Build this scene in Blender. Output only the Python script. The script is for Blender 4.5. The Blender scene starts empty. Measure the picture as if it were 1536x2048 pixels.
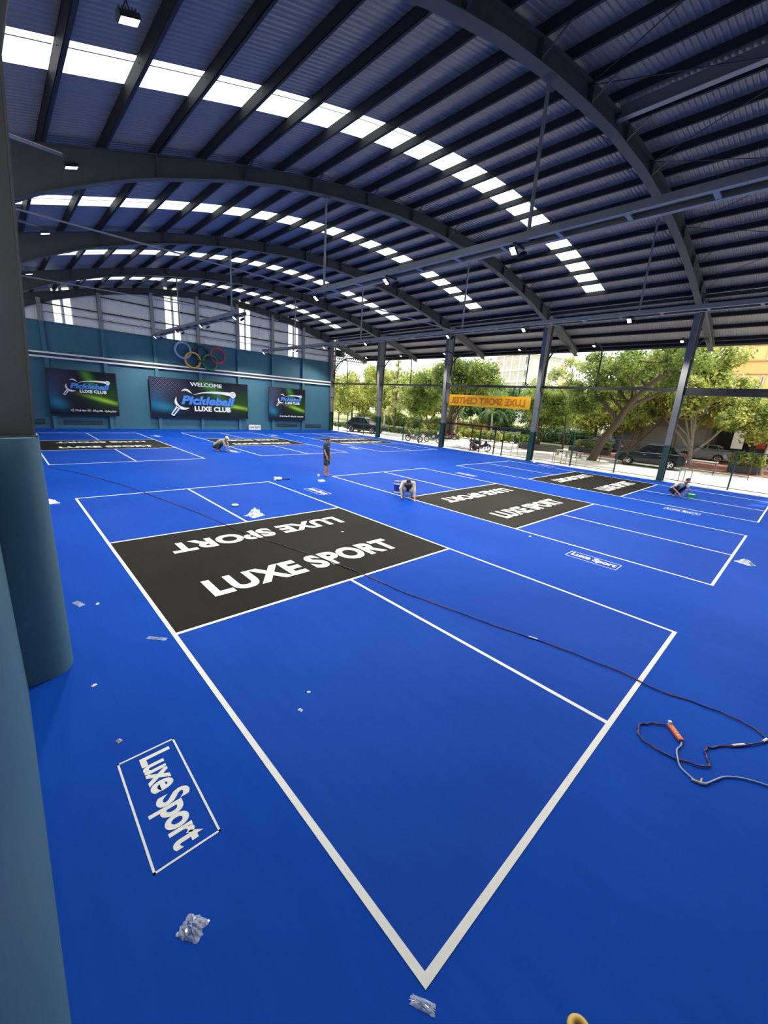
import bpy, bmesh, math, random
import numpy as np
from mathutils import Vector, Matrix

random.seed(7)
RNG = np.random.default_rng(7)
S = bpy.context.scene
PI = math.pi
R = math.radians

# ------------------------------------------------------------------ camera
cam_d = bpy.data.cameras.new('camera')
cam_d.sensor_fit = 'VERTICAL'
cam_d.sensor_height = 36.0
cam_d.lens = 801.745 * 36.0 / 2048.0
cam_d.clip_end = 600
cam_d.clip_start = 0.02
cam = bpy.data.objects.new('camera', cam_d)
S.collection.objects.link(cam)
YAW, PIT, ROL = 0.7716, -0.2619, 0.0675
F_ = Vector((math.sin(YAW)*math.cos(PIT), math.cos(YAW)*math.cos(PIT), math.sin(PIT)))
R0 = Vector((math.cos(YAW), -math.sin(YAW), 0))
U0 = R0.cross(F_)
R_ = R0*math.cos(ROL) + U0*math.sin(ROL)
U_ = -R0*math.sin(ROL) + U0*math.cos(ROL)
m = Matrix((R_, U_, -F_)).transposed().to_4x4()
m.translation = Vector((-1.3511, -0.7861, 3.2017))
cam.matrix_world = m
S.camera = cam

# ------------------------------------------------------------------ world, sun, exposure
w = bpy.data.worlds.new('sky')
S.world = w
w.use_nodes = True
nt = w.node_tree
bg = nt.nodes['Background']
tc = nt.nodes.new('ShaderNodeTexCoord')
sep = nt.nodes.new('ShaderNodeSeparateXYZ')
ramp = nt.nodes.new('ShaderNodeValToRGB')
ramp.color_ramp.elements[0].position = 0.0
ramp.color_ramp.elements[0].color = (1.0, 1.0, 0.99, 1)
ramp.color_ramp.elements[1].position = 0.9
ramp.color_ramp.elements[1].color = (0.80, 0.90, 1.0, 1)
nt.links.new(tc.outputs['Generated'], sep.inputs[0])
nt.links.new(sep.outputs['Z'], ramp.inputs[0])
nt.links.new(ramp.outputs[0], bg.inputs['Color'])
bg.inputs['Strength'].default_value = 1.9
SUN_DIR = Vector((0.46, -0.38, 0.80)).normalized()
sd = bpy.data.lights.new('sun', 'SUN')
sd.energy = 4.2
sd.angle = R(1.2)
sd.color = (1.0, 0.95, 0.86)
sun = bpy.data.objects.new('sun', sd)
S.collection.objects.link(sun)
sun.rotation_euler = SUN_DIR.to_track_quat('Z', 'Y').to_euler()
S.view_settings.view_transform = 'Standard'
S.view_settings.look = 'None'
S.view_settings.gamma = 1.0
S.view_settings.use_curve_mapping = False
S.view_settings.exposure = 0.35
FLOOD_W = 850.0
S.cycles.use_denoising = True
S.cycles.max_bounces = 7
S.cycles.diffuse_bounces = 4
S.cycles.glossy_bounces = 2
S.cycles.transmission_bounces = 3
S.cycles.transparent_max_bounces = 6
S.cycles.caustics_reflective = False
S.cycles.caustics_refractive = False
S.cycles.sample_clamp_indirect = 4.0

# ------------------------------------------------------------------ helpers
COL = S.collection


class MB:
    """collects shapes, then links them as one mesh object"""
    def __init__(s):
        s.v = []
        s.f = []

    def add(s, vs, fs):
        o = len(s.v)
        s.v.extend([tuple(v) for v in vs])
        s.f.extend([tuple(i + o for i in f) for f in fs])
        return s

    def box(s, c, d, rot=None):
        vs = []
        for x in (-.5, .5):
            for y in (-.5, .5):
                for z in (-.5, .5):
                    v = Vector((x*d[0], y*d[1], z*d[2]))
                    if rot is not None:
                        v = rot @ v
                    vs.append(v + Vector(c))
        return s.add(vs, [(0, 1, 3, 2), (4, 6, 7, 5), (0, 4, 5, 1), (2, 3, 7, 6), (0, 2, 6, 4), (1, 5, 7, 3)])

    def bx(s, x0, x1, y0, y1, z0, z1):
        return s.box(((x0+x1)/2, (y0+y1)/2, (z0+z1)/2), (x1-x0, y1-y0, z1-z0))

    def bar(s, a, b, w_, h_=None, up=(0, 0, 1)):
        a, b = Vector(a), Vector(b)
        h_ = w_ if h_ is None else h_
        d = b - a
        L = d.length
        x = d.normalized()
        up = Vector(up)
        if abs(x.dot(up)) > .98:
            up = Vector((1, 0, 0))
        y = up.cross(x).normalized()
        z = x.cross(y)
        return s.box((a+b)/2, (L, w_, h_), Matrix((x, y, z)).transposed())

    def tube(s, path, r, n=8, closed=False, caps=True, radii=None):
        P = [Vector(p) for p in path]
        m_ = len(P)
        rings = []
        up = Vector((0, 0, 1))
        prev = None
        for i, p in enumerate(P):
            if closed:
                t = P[(i+1) % m_] - P[i-1]
            else:
                t = P[min(i+1, m_-1)] - P[max(i-1, 0)]
            if t.length < 1e-9:
                t = Vector((0, 0, 1))
            t.normalize()
            if prev is None:
                a = up if abs(t.dot(up)) < .95 else Vector((1, 0, 0))
                nx = t.cross(a).normalized()
            else:
                nx = prev - t*prev.dot(t)
                nx = nx.normalized() if nx.length > 1e-6 else t.orthogonal().normalized()
            prev = nx
            ny = t.cross(nx)
            rr = radii[i] if radii else r
            rings.append([p + (nx*math.cos(2*PI*k/n) + ny*math.sin(2*PI*k/n))*rr for k in range(n)])
        vs = [v for rg in rings for v in rg]
        fs = []
        for i in range(m_ if closed else m_-1):
            j = (i+1) % m_
            for k in range(n):
                fs.append((i*n+k, i*n+(k+1) % n, j*n+(k+1) % n, j*n+k))
        if caps and not closed:
            fs.append(tuple(range(n-1, -1, -1)))
            fs.append(tuple((m_-1)*n + k for k in range(n)))
        return s.add(vs, fs)

    def cyl(s, a, b, r, n=12, r2=None):
        return s.tube([a, b], r, n, radii=[r, r if r2 is None else r2])

    def prism(s, poly, axis, a, b):
        """poly 2-D outline extruded along axis between a and b"""
        n = len(poly)
        def P(p, t):
            if axis == 'y':
                return (p[0], t, p[1])
            if axis == 'x':
                return (t, p[0], p[1])
            return (p[0], p[1], t)
        vs = [P(p, a) for p in poly] + [P(p, b) for p in poly]
        fs = [tuple(range(n)), tuple(range(2*n-1, n-1, -1))]
        for i in range(n):
            j = (i+1) % n
            fs.append((i, i+n, j+n, j))
        return s.add(vs, fs)

    def sphere(s, c, r, n=12, m_=8, rot=None):
        if not hasattr(r, '__len__'):
            r = (r, r, r)
        vs = [Vector((0, 0, r[2]))]
        for i in range(1, m_):
            th = PI*i/m_
            for k in range(n):
                ph = 2*PI*k/n
                vs.append(Vector((r[0]*math.sin(th)*math.cos(ph), r[1]*math.sin(th)*math.sin(ph), r[2]*math.cos(th))))
        vs.append(Vector((0, 0, -r[2])))
        fs = [(0, 1+k, 1+(k+1) % n) for k in range(n)]
        for i in range(m_-2):
            for k in range(n):
                a = 1+i*n+k
                b = 1+i*n+(k+1) % n
                fs.append((a, a+n, b+n, b))
        L = len(vs)-1
        fs += [(L, L-n+(k+1) % n, L-n+k) for k in range(n)]
        if rot is not None:
            vs = [rot @ v for v in vs]
        return s.add([v + Vector(c) for v in vs], fs)

    def cone(s, a, b, ra, rb, n=10):
        """sphere-swept limb"""
        a, b = Vector(a), Vector(b)
        d = (b-a)
        L = d.length
        t = d.normalized() if L > 1e-6 else Vector((0, 0, 1))
        pts, rad = [], []
        for q in (-1, -.85, -.5, 0):
            pts.append(a + t*ra*q)
            rad.append(max(ra*math.sqrt(max(0, 1-q*q)), ra*.06))
        for q in (0, .5, .85, 1):
            pts.append(b + t*rb*q)
            rad.append(max(rb*math.sqrt(max(0, 1-q*q)), rb*.06))
        return s.tube(pts, 0, n, radii=rad)

    def mesh(s, name, mat=None, smooth=False):
        me = bpy.data.meshes.new(name)
        me.from_pydata(s.v, [], s.f)
        me.validate()
        bm = bmesh.new()
        bm.from_mesh(me)
        bmesh.ops.recalc_face_normals(bm, faces=bm.faces)
        bm.to_mesh(me)
        bm.free()
        if mat:
            me.materials.append(mat)
        if smooth:
            me.shade_smooth()
        return me

    def build(s, name, mat, parent=None, smooth=False, world=False, bevel=0):
        """world=True: shapes were given in world coordinates under an unrotated parent"""
        if world and parent is not None:
            q = parent
            o = Vector((0, 0, 0))
            while q is not None:
                o += q.location
                q = q.parent
            s.v = [(v[0]-o.x, v[1]-o.y, v[2]-o.z) for v in s.v]
        ob = bpy.data.objects.new(name, s.mesh(name, mat, smooth))
        COL.objects.link(ob)
        ob.parent = parent
        if bevel:
            b = ob.modifiers.new('bevel', 'BEVEL')
            b.width = bevel
            b.segments = 2
            b.limit_method = 'ANGLE'
        return ob


def tag(o, label=None, cat=None, group=None, kind=None):
    if label: o['label'] = label
    if cat: o['category'] = cat
    if group: o['group'] = group
    if kind: o['kind'] = kind
    return o


def empty(name, loc, label=None, cat=None, group=None, rz=0.0, kind=None):
    o = bpy.data.objects.new(name, None)
    o.empty_display_size = .2
    COL.objects.link(o)
    o.location = loc
    o.rotation_euler = (0, 0, rz)
    return tag(o, label, cat, group, kind)


def inst(me, name, parent, loc=(0, 0, 0), rot=(0, 0, 0), scale=(1, 1, 1)):
    o = bpy.data.objects.new(name, me)
    COL.objects.link(o)
    o.parent = parent
    o.location = loc
    o.rotation_euler = rot
    o.scale = scale
    return o


def copy_tree(o, parent=None):
    c = o.copy()
    COL.objects.link(c)
    c.parent = parent
    for ch in list(o.children):
        copy_tree(ch, c)
    return c


def lin(h):
    """sRGB 0-255 triple to linear"""
    r = []
    for c in h:
        c = c/255.0
        r.append(c/12.92 if c <= .04045 else ((c+.055)/1.055)**2.4)
    return tuple(r)


def mat(name, col, rough=.6, metal=0.0, var=0.0, scale=4.0, bump=0.0, bscale=60.0, emit=0.0, alpha=1.0, trans=0.0, spec=.5, coat=0.0):
    m_ = bpy.data.materials.new(name)
    m_.use_nodes = True
    n = m_.node_tree.nodes
    l = m_.node_tree.links
    p = n['Principled BSDF']
    p.inputs['Base Color'].default_value = (*col, 1)
    p.inputs['Roughness'].default_value = rough
    p.inputs['Metallic'].default_value = metal
    p.inputs['Specular IOR Level'].default_value = spec
    p.inputs['Alpha'].default_value = alpha
    p.inputs['Transmission Weight'].default_value = trans
    p.inputs['Coat Weight'].default_value = coat
    if emit:
        p.inputs['Emission Color'].default_value = (*col, 1)
        p.inputs['Emission Strength'].default_value = emit
    t = n.new('ShaderNodeTexCoord')
    if var:
        no = n.new('ShaderNodeTexNoise')
        no.inputs['Scale'].default_value = scale
        no.inputs['Detail'].default_value = 5
        mx = n.new('ShaderNodeMix')
        mx.data_type = 'RGBA'
        mx.inputs['A'].default_value = (*[c*(1-var) for c in col], 1)
        mx.inputs['B'].default_value = (*[min(1, c*(1+var)) for c in col], 1)
        l.new(t.outputs['Object'], no.inputs['Vector'])
        l.new(no.outputs['Fac'], mx.inputs['Factor'])
        l.new(mx.outputs['Result'], p.inputs['Base Color'])
    if bump:
        nb = n.new('ShaderNodeTexNoise')
        nb.inputs['Scale'].default_value = bscale
        bp_ = n.new('ShaderNodeBump')
        bp_.inputs['Strength'].default_value = bump
        bp_.inputs['Distance'].default_value = .01
        l.new(t.outputs['Object'], nb.inputs['Vector'])
        l.new(nb.outputs['Fac'], bp_.inputs['Height'])
        l.new(bp_.outputs['Normal'], p.inputs['Normal'])
    return m_


def floor_mat(name, a, b, rough, spec=.4):
    """painted acrylic court surface: slow colour drift, roller streaks, scuffs"""
    m_ = mat(name, a, rough, spec=spec)
    n = m_.node_tree.nodes
    l = m_.node_tree.links
    p = n['Principled BSDF']
    t = n.new('ShaderNodeTexCoord')
    n1 = n.new('ShaderNodeTexNoise'); n1.inputs['Scale'].default_value = .35; n1.inputs['Detail'].default_value = 6
    n2 = n.new('ShaderNodeTexNoise'); n2.inputs['Scale'].default_value = 9; n2.inputs['Detail'].default_value = 8
    mp = n.new('ShaderNodeMapping'); mp.inputs['Scale'].default_value = (1, .12, 1)
    l.new(t.outputs['Object'], n1.inputs['Vector'])
    l.new(t.outputs['Object'], mp.inputs['Vector'])
    l.new(mp.outputs[0], n2.inputs['Vector'])
    ad = n.new('ShaderNodeMath'); ad.operation = 'MULTIPLY_ADD'
    ad.inputs[1].default_value = .35
    l.new(n2.outputs['Fac'], ad.inputs[0]); l.new(n1.outputs['Fac'], ad.inputs[2])
    cr = n.new('ShaderNodeValToRGB')
    cr.color_ramp.elements[0].position = .45; cr.color_ramp.elements[0].color = (*a, 1)
    cr.color_ramp.elements[1].position = .9; cr.color_ramp.elements[1].color = (*b, 1)
    l.new(ad.outputs[0], cr.inputs[0]); l.new(cr.outputs[0], p.inputs['Base Color'])
    n3 = n.new('ShaderNodeTexNoise'); n3.inputs['Scale'].default_value = 260; n3.inputs['Detail'].default_value = 2
    bp_ = n.new('ShaderNodeBump'); bp_.inputs['Strength'].default_value = .12; bp_.inputs['Distance'].default_value = .002
    l.new(t.outputs['Object'], n3.inputs['Vector']); l.new(n3.outputs['Fac'], bp_.inputs['Height'])
    l.new(bp_.outputs['Normal'], p.inputs['Normal'])
    return m_


def tile_mat(name, a, b, mortar, scale, ang=0.0, rough=.8, ms=.02, w_=.5, h_=.25):
    m_ = mat(name, a, rough)
    n = m_.node_tree.nodes; l = m_.node_tree.links; p = n['Principled BSDF']
    t = n.new('ShaderNodeTexCoord'); mp = n.new('ShaderNodeMapping')
    mp.inputs['Rotation'].default_value = (0, 0, ang)
    br = n.new('ShaderNodeTexBrick')
    br.inputs['Scale'].default_value = scale
    br.inputs['Color1'].default_value = (*a, 1); br.inputs['Color2'].default_value = (*b, 1)
    br.inputs['Mortar'].default_value = (*mortar, 1); br.inputs['Mortar Size'].default_value = ms
    br.inputs['Brick Width'].default_value = w_; br.inputs['Row Height'].default_value = h_
    l.new(t.outputs['Object'], mp.inputs['Vector']); l.new(mp.outputs[0], br.inputs['Vector'])
    l.new(br.outputs['Color'], p.inputs['Base Color'])
    return m_


def glow_mat(name, trans_col, strength=1.0):
    """translucent polycarbonate: real daylight comes through it"""
    m_ = bpy.data.materials.new(name)
    m_.use_nodes = True
    n = m_.node_tree.nodes; l = m_.node_tree.links
    out = n['Material Output']
    n.remove(n['Principled BSDF'])
    tr = n.new('ShaderNodeBsdfTranslucent'); tr.inputs['Color'].default_value = (*trans_col, 1)
    di = n.new('ShaderNodeBsdfDiffuse'); di.inputs['Color'].default_value = (*trans_col, 1)
    mx = n.new('ShaderNodeMixShader'); mx.inputs[0].default_value = .12
    l.new(tr.outputs[0], mx.inputs[1]); l.new(di.outputs[0], mx.inputs[2]); l.new(mx.outputs[0], out.inputs[0])
    return m_


def leaf_mat(name, a, b):
    m_ = bpy.data.materials.new(name)
    m_.use_nodes = True
    n = m_.node_tree.nodes; l = m_.node_tree.links
    p = n['Principled BSDF']; out = n['Material Output']
    p.inputs['Roughness'].default_value = .45
    t = n.new('ShaderNodeTexCoord')
    no = n.new('ShaderNodeTexNoise'); no.inputs['Scale'].default_value = 1.1; no.inputs['Detail'].default_value = 6
    cr = n.new('ShaderNodeValToRGB')
    cr.color_ramp.elements[0].position = .38; cr.color_ramp.elements[0].color = (*a, 1)
    cr.color_ramp.elements[1].position = .62; cr.color_ramp.elements[1].color = (*b, 1)
    l.new(t.outputs['Object'], no.inputs['Vector']); l.new(no.outputs['Fac'], cr.inputs[0])
    l.new(cr.outputs[0], p.inputs['Base Color'])
    tr = n.new('ShaderNodeBsdfTranslucent')
    mx = n.new('ShaderNodeMixShader'); mx.inputs[0].default_value = .42
    l.new(cr.outputs[0], tr.inputs['Color'])
    l.new(p.outputs[0], mx.inputs[1]); l.new(tr.outputs[0], mx.inputs[2]); l.new(mx.outputs[0], out.inputs[0])
    return m_


def text_mb(body, box_w, box_h, depth=.004, bold=.02, shear=0.0, spacing=1.0, mirror=False, wordsp=1.0):
    """lettering fitted to a box in the local xy plane, extruded to z 0..depth"""
    cu = bpy.data.curves.new('lettering', 'FONT')
    cu.body = body
    cu.size = 1
    cu.offset = bold
    cu.shear = shear
    cu.space_character = spacing
    cu.space_word = wordsp
    cu.resolution_u = 4
    cu.extrude = .5
    ob = bpy.data.objects.new('lettering', cu)
    me = bpy.data.meshes.new_from_object(ob)
    vs = np.array([v.co[:] for v in me.vertices])
    fs = [tuple(p.vertices) for p in me.polygons]
    bpy.data.objects.remove(ob)
    bpy.data.curves.remove(cu)
    bpy.data.meshes.remove(me)
    lo, hi = vs.min(0), vs.max(0)
    vs[:, 0] = (vs[:, 0]-lo[0])/(hi[0]-lo[0])*box_w
    vs[:, 1] = (vs[:, 1]-lo[1])/(hi[1]-lo[1])*box_h
    vs[:, 2] = (vs[:, 2]-lo[2])/(hi[2]-lo[2])*depth
    if mirror:
        vs[:, 0] = box_w - vs[:, 0]
    b = MB()
    b.add([tuple(v) for v in vs], fs)
    return b


def xf(b, M):
    b.v = [tuple(M @ Vector(v)) for v in b.v]
    return b


def smooth_path(pts, k=6):
    P = [Vector(p) for p in pts]
    out = []
    for i in range(len(P)-1):
        p0, p1, p2, p3 = P[max(i-1, 0)], P[i], P[i+1], P[min(i+2, len(P)-1)]
        for j in range(k):
            t = j/k
            out.append(.5*((2*p1)+(-p0+p2)*t+(2*p0-5*p1+4*p2-p3)*t*t+(-p0+3*p1-3*p2+p3)*t**3))
    out.append(P[-1])
    return out


# ------------------------------------------------------------------ materials
M = {}
M['blue'] = floor_mat('blue_acrylic', (.0030, .046, .32), (.006, .064, .40), .60, spec=.03)
M['blue_in'] = floor_mat('blue_acrylic_court', (.0060, .048, .31), (.012, .066, .38), .62, spec=.03)
M['black'] = floor_mat('charcoal_acrylic', (.012, .012, .009), (.020, .0195, .016), .60, spec=.04)
M['white'] = mat('line_paint', (.68, .70, .66), .6, var=.10, scale=14)
M['kerb'] = mat('kerb_paint', (.72, .73, .72), .7, var=.12, scale=5)
M['steel'] = mat('grey_steel', (.085, .092, .090), .5, var=.10, scale=2.5, spec=.2)
M['steel_lit'] = mat('grey_steel_lit', (.20, .205, .205), .5, var=.10, scale=2.5, spec=.25)  # lighter copy of the grey steel; right-side brightness is put into its colour
M['steel_l'] = mat('light_steel', (.28, .29, .285), .4, var=.08, scale=3, metal=.2)
M['purlin'] = mat('purlin_steel', (.034, .036, .040), .55, var=.10, scale=2, spec=.10)
M['sheet'] = mat('roof_sheet', (.26, .25, .255), .30, var=.08, scale=1.5, metal=.2, spec=.4)
M['wsheet'] = mat('wall_sheet', (.88, .87, .84), .55, var=.06, scale=2)
M['teal'] = mat('teal_paint', (.036, .140, .205), .6, var=.10, scale=1.2, bump=.15, bscale=30)
M['teal2'] = mat('teal_paint_pedestal', (.065, .155, .190), .55, var=.08, scale=1.2, bump=.2, bscale=14)
M['green'] = mat('green_steel_paint', (.007, .048, .042), .45, var=.1, scale=3)
M['sky_sheet'] = glow_mat('translucent_sheet', (.93, .95, .90))
M['dark'] = mat('dark_metal', (.02, .022, .025), .4, metal=.2)
M['wire'] = mat('mesh_wire', (.012, .03, .026), .6)
M['lens'] = mat('lamp_lens', (1.0, .97, .90), .3, emit=9.0)
M['poster'] = None
M['chrome'] = mat('chrome', (.7, .7, .72), .18, metal=1.0)
M['conc'] = mat('concrete', (.42, .42, .40), .85, var=.15, scale=3, bump=.3)
M['skin'] = mat('skin', (.40, .20, .13), .55, var=.08, scale=9)
M['hair'] = mat('hair', (.012, .010, .009), .5)
M['black_cloth'] = mat('black_cloth', (.012, .012, .013), .8)
M['beige'] = mat('beige_cloth', (.50, .44, .32), .85, var=.1, scale=12)
M['brownvest'] = mat('brown_vest', (.045, .032, .025), .8)
M['lightcloth'] = mat('pale_cloth', (.62, .60, .55), .85, var=.08, scale=12)
M['tan'] = mat('tan_shirt', (.40, .35, .27), .85, var=.12, scale=10)
M['olive'] = mat('dark_olive_cloth', (.055, .055, .05), .85, var=.15, scale=10)
M['cap'] = mat('cap_cloth', (.70, .66, .56), .8)

# ------------------------------------------------------------------ roof geometry
RX = np.array([-1.6, 0, 2.15, 4.57, 6.7, 9.2, 11.4, 13.9, 16.5, 19, 21.5, 24, 26, 28, 30.7])
RZ = np.array([8.05, 8.50, 9.18, 9.87, 10.38, 10.82, 11.12, 11.28, 11.22, 10.98, 10.62, 10.14, 9.64, 9.03, 8.05])
RP = np.polyfit((RX-14)/16, RZ, 6)
def roof(x): return float(np.polyval(RP, (x-14)/16))
def slope(x): return math.atan((roof(x+.05)-roof(x-.05))/.1)
BX = [-1.08, -.91, -.72, -.40, .1, 1.1, 2.2, 4.5, 6.2, 8, 9.8, 11.5, 14, 16.5, 18.3, 19.8, 21.3, 22.8, 24.2, 25.3]
BZ = [2.65, 5.87, 6.65, 7.05, 7.38, 7.90, 8.42, 9.22, 9.68, 10.03, 10.30, 10.50, 10.62, 10.54, 10.38, 10.18, 9.92, 9.62, 9.26, 8.95]
Y_FR = [-3.25, 4.75, 12.75, 20.75, 28.75, 36.55]
Y0, Y1 = -3.6, 36.75
XR = 25.8

# ================================================================== SETTING
fl = MB().bx(-1.48, 25.72, Y0, Y1, -.12, 0).build('floor', M['blue'])
tag(fl, kind='structure', label='bright blue painted hall floor around the courts')

pave = MB().bx(25.72, 41.5, -30, 70, -.14, -.02).build('pavement', tile_mat('pale_paving', lin((234, 226, 210)), lin((222, 212, 194)), lin((176, 166, 148)), 1.0, R(45), w_=.6, h_=.6, ms=.012))
tag(pave, kind='structure', label='sunlit pale paved yard outside the fence')
pb = MB().bx(37.0, 45.6, -12, 14.6, -.10, .015).build('trim_1', tile_mat('red_brick_paving', lin((176, 112, 88)), lin((150, 92, 74)), lin((110, 78, 66)), 2.4, 0, w_=.5, h_=.25))
tag(pb, kind='structure', label='red brick forecourt before the low shop building')
far = MB().bx(41.5, 240, -120, 200, -.16, -.03).build('ground', mat('park_ground', lin((140, 140, 92)), .95, var=.35, scale=.15))
tag(far, kind='structure', label='grassy park ground beyond the yard')
fg = MB().bx(-60, 41.5, 70, 200, -.16, -.03).bx(-1.5, 41.5, 36.9, 70, -.14, -.03).build('trim_2', mat('yard_back', lin((190, 178, 150)), .95, var=.12, scale=.4))
tag(fg, kind='structure', label='yard behind the end wall')
k = empty('kerb', (26.0, 16, 0), 'low white painted kerb along the open side of the hall', 'kerb')
for i in range(20):
    y = Y0 + i*2.03
    MB().bx(25.72, 26.34, y, y+2.015, -.10, .035).build('kerb_block', M['kerb'], k, world=True, bevel=.01)

# ---- roof: corrugated sheets, purlins, translucent strips
ceil = empty('ceiling', (0, 0, 0), 'arched roof of grey corrugated sheets on steel purlins', kind='structure')
def sheet_mesh(x0, x1, segs, name, material):
    b = MB()
    xs = np.linspace(x0, x1, segs+1)
    prof = []
    for i in range(8):
        y = i*.125
        prof += [(y, 0), (y+.035, 0), (y+.055, .024), (y+.105, .024)]
    prof.append((1.0, 0))
    n = len(prof)
    for x in xs:
        z = roof(x)
        for (py, pz) in prof:
            b.v.append((x, py, z+pz))
    for i in range(segs):
        for j in range(n-1):
            a = i*n+j
            b.f.append((a, a+1, a+n+1, a+n))
    return b.mesh(name, material)
XE = 24.15
full = sheet_mesh(-1.6, 30.75, 44, 'roof_sheet', M['sheet'])
tail = sheet_mesh(XE, 30.75, 10, 'roof_sheet_tail', M['sheet'])
glow = sheet_mesh(-1.6, XE, 36, 'skylight_sheet', M['sky_sheet'])
for i in range(-4, 37):
    y = i + .1
    if y+1 > 37.2: continue
    if i > 8 and (i-9) % 8 == 0:
        tag(inst(glow, 'skylight_sheet', ceil, (0, y, 0)), 'translucent white roof sheet glowing with daylight')
        inst(tail, 'roof_sheet', ceil, (0, y, 0))
    else:
        inst(full, 'roof_sheet', ceil, (0, y, 0))
# purlins: a C section per bay
pm = MB()
pm.bx(-.008, .008, 0, 8.0, -.20, 0).bx(-.008, .075, 0, 8.0, -.012, 0).bx(-.008, .075, 0, 8.0, -.20, -.188).bx(.065, .075, 0, 8, -.188, -.165)
pme = pm.mesh('purlin', M['purlin'])
sag = MB().tube([(0, 0, 0), (1.2, 0, 0)], .007, 5).mesh('sag_rod', M['dark'])
PX = [.15 + 1.2*q for q in range(-1, 26)] + [30.55]
for x in PX:
    th = slope(x)
    for j in range(5):
        y = Y_FR[0] + 8*j
        inst(pme, 'purlin', ceil, (x, y-.02, roof(x)-.004), (0, -th, 0))
        if x < 29.5:
            inst(sag, 'sag_rod', ceil, (x, y+4.35, roof(x)-.10), (0, -slope(x+.6), 0))
MB().bx(30.6, 30.78, Y0, Y1, roof(30.7)-.20, roof(30.7)+.06).build('gutter', M['steel'], ceil)
sheet_mat_wall = M['wsheet']

# ---- back wall (far end)
wb = empty('wall_back', (0, 36.75, 0), 'teal end wall with grey sheeting and window strips above', kind='structure')
MB().bx(-1.5, 25.75, 36.65, 36.95, 0, 7.12).build('teal_masonry', M['teal'], wb, world=True)
WIN = [(2.47, 2.88), (3.07, 3.46), (9.5, 9.95), (10.13, 10.56), (15.58, 15.99), (16.17, 16.57), (20.5, 20.94), (21.14, 21.56)]
def clad(x0, x1, z0, name, material, y=36.72):
    b = MB()
    n = max(1, round((x1-x0)/.125))
    st = (x1-x0)/n
    for i in range(n):
        xa = x0 + i*st
        for (u0, d0, u1, d1) in ((0, 0, .3, 0), (.3, 0, .4, .025), (.4, .025, .9, .025), (.9, .025, 1, 0)):
            a, c = xa+u0*st, xa+u1*st
            o = len(b.v)
            b.v += [(a, y-d0, z0), (c, y-d1, z0), (c, y-d1, roof(c)+.02), (a, y-d0, roof(a)+.02)]
            b.f.append((o, o+1, o+2, o+3))
    return b.build(name, material, wb, world=True)
ed = [-1.5] + [v for p in WIN for v in p] + [25.75]
for i in range(0, len(ed)-1, 2):
    if ed[i+1]-ed[i] > .02:
        clad(ed[i], ed[i+1], 7.1, 'wall_sheet', M['wsheet'])
for (a, c) in WIN:
    tag(clad(a, c, 7.16, 'window_strip', M['sky_sheet']), 'bright translucent window strip')
MB().bx(-1.5, 25.75, 36.60, 36.66, 7.08, 7.15).build('ledge', M['teal'], wb, world=True)
PXS = [1.7, 5.1, 8.5, 11.9, 15.3, 18.7, 22.1]
for x in PXS:
    MB().bx(x-.12, x+.12, 36.43, 36.66, 0, 7.1).build('wall_post', M['teal'], wb, world=True)
    tag(MB().bx(x-.12, x+.12, 36.43, 36.66, 7.1, roof(x)-.5).build('wall_post', M['steel_l'], wb, world=True), 'bare grey upper length of the post')
pe = [-1.4] + PXS + [25.6]
for i in range(len(pe)-1):
    for z, h in ((7.72, .03), (8.22, .07), (9.25, .07), (10.1, .05)):
        if z < min(roof(pe[i]+.15), roof(pe[i+1]-.15)) - .45:
            MB().bx(pe[i]+.12, pe[i+1]-.12, 36.58, 36.66, z, z+h).build('girt', M['dark'], wb, world=True)
stp = mat('stripe_paint', (.86, .88, .9), .4)
for z in (5.12, 4.84):
    MB().bx(-1.45, 25.5, 36.40, 36.43, z-.055, z+.055).build('white_stripe', stp, wb, world=True)
MB().bx(-1.45, 25.5, 36.41, 36.43, 4.895, 5.065).build('dark_stripe', mat('dark_stripe', (.02, .035, .045), .5), wb, world=True)
for x0, x1 in ((-.3, 1.15), (2.2, 4.55), (19.2, 21.5), (22.55, 24.5)):
    v = MB().bx(x0, x1, 36.60, 36.66, .32, .62).build('vent_slot', M['dark'], wb, world=True)
    for q in range(3):
        MB().bx(x0, x1, 36.585, 36.6, .36+q*.09, .39+q*.09).build('louvre', M['teal'], v, world=True)

# ---- left wall and front wall (behind the camera)
wl = empty('wall_left', (-1.5, 16, 0), 'teal painted left wall beside the camera', kind='structure')
MB().bx(-1.72, -1.48, Y0, 36.65, 0, 2.66).build('teal_masonry', M['teal2'], wl, world=True)
b = MB()
for i in range(int((36.6-Y0)/.25)):
    y = Y0+i*.25
    o = len(b.v)
    b.v += [(-1.60, y, 2.66), (-1.60, y+.1, 2.66), (-1.56, y+.14, 2.66), (-1.56, y+.25, 2.66)]
    b.v += [(-1.60, y, 8.1), (-1.60, y+.1, 8.1), (-1.56, y+.14, 8.1), (-1.56, y+.25, 8.1)]
    b.f += [(o+q, o+q+1, o+q+5, o+q+4) for q in range(3)]
b.build('wall_sheet', M['wsheet'], wl, world=True)
wf = empty('wall_front', (12, Y0, 0), 'front end wall behind the camera', kind='structure')
b = MB()
o = 0
b.bx(-1.6, 25.7, Y0-.2, Y0, 0, 2.66)
b.build('teal_masonry', M['teal'], wf, world=True)
xs = list(np.arange(-1.6, 25.8, .5))
MB().prism([(-1.6, 2.66)] + [(x, roof(x)) for x in xs][0:0] + [(25.7, 2.66)] + [(x, roof(x)+.02) for x in reversed(xs)], 'y', Y0-.06, Y0-.02).build('wall_sheet', M['wsheet'], wf, world=True)

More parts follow.
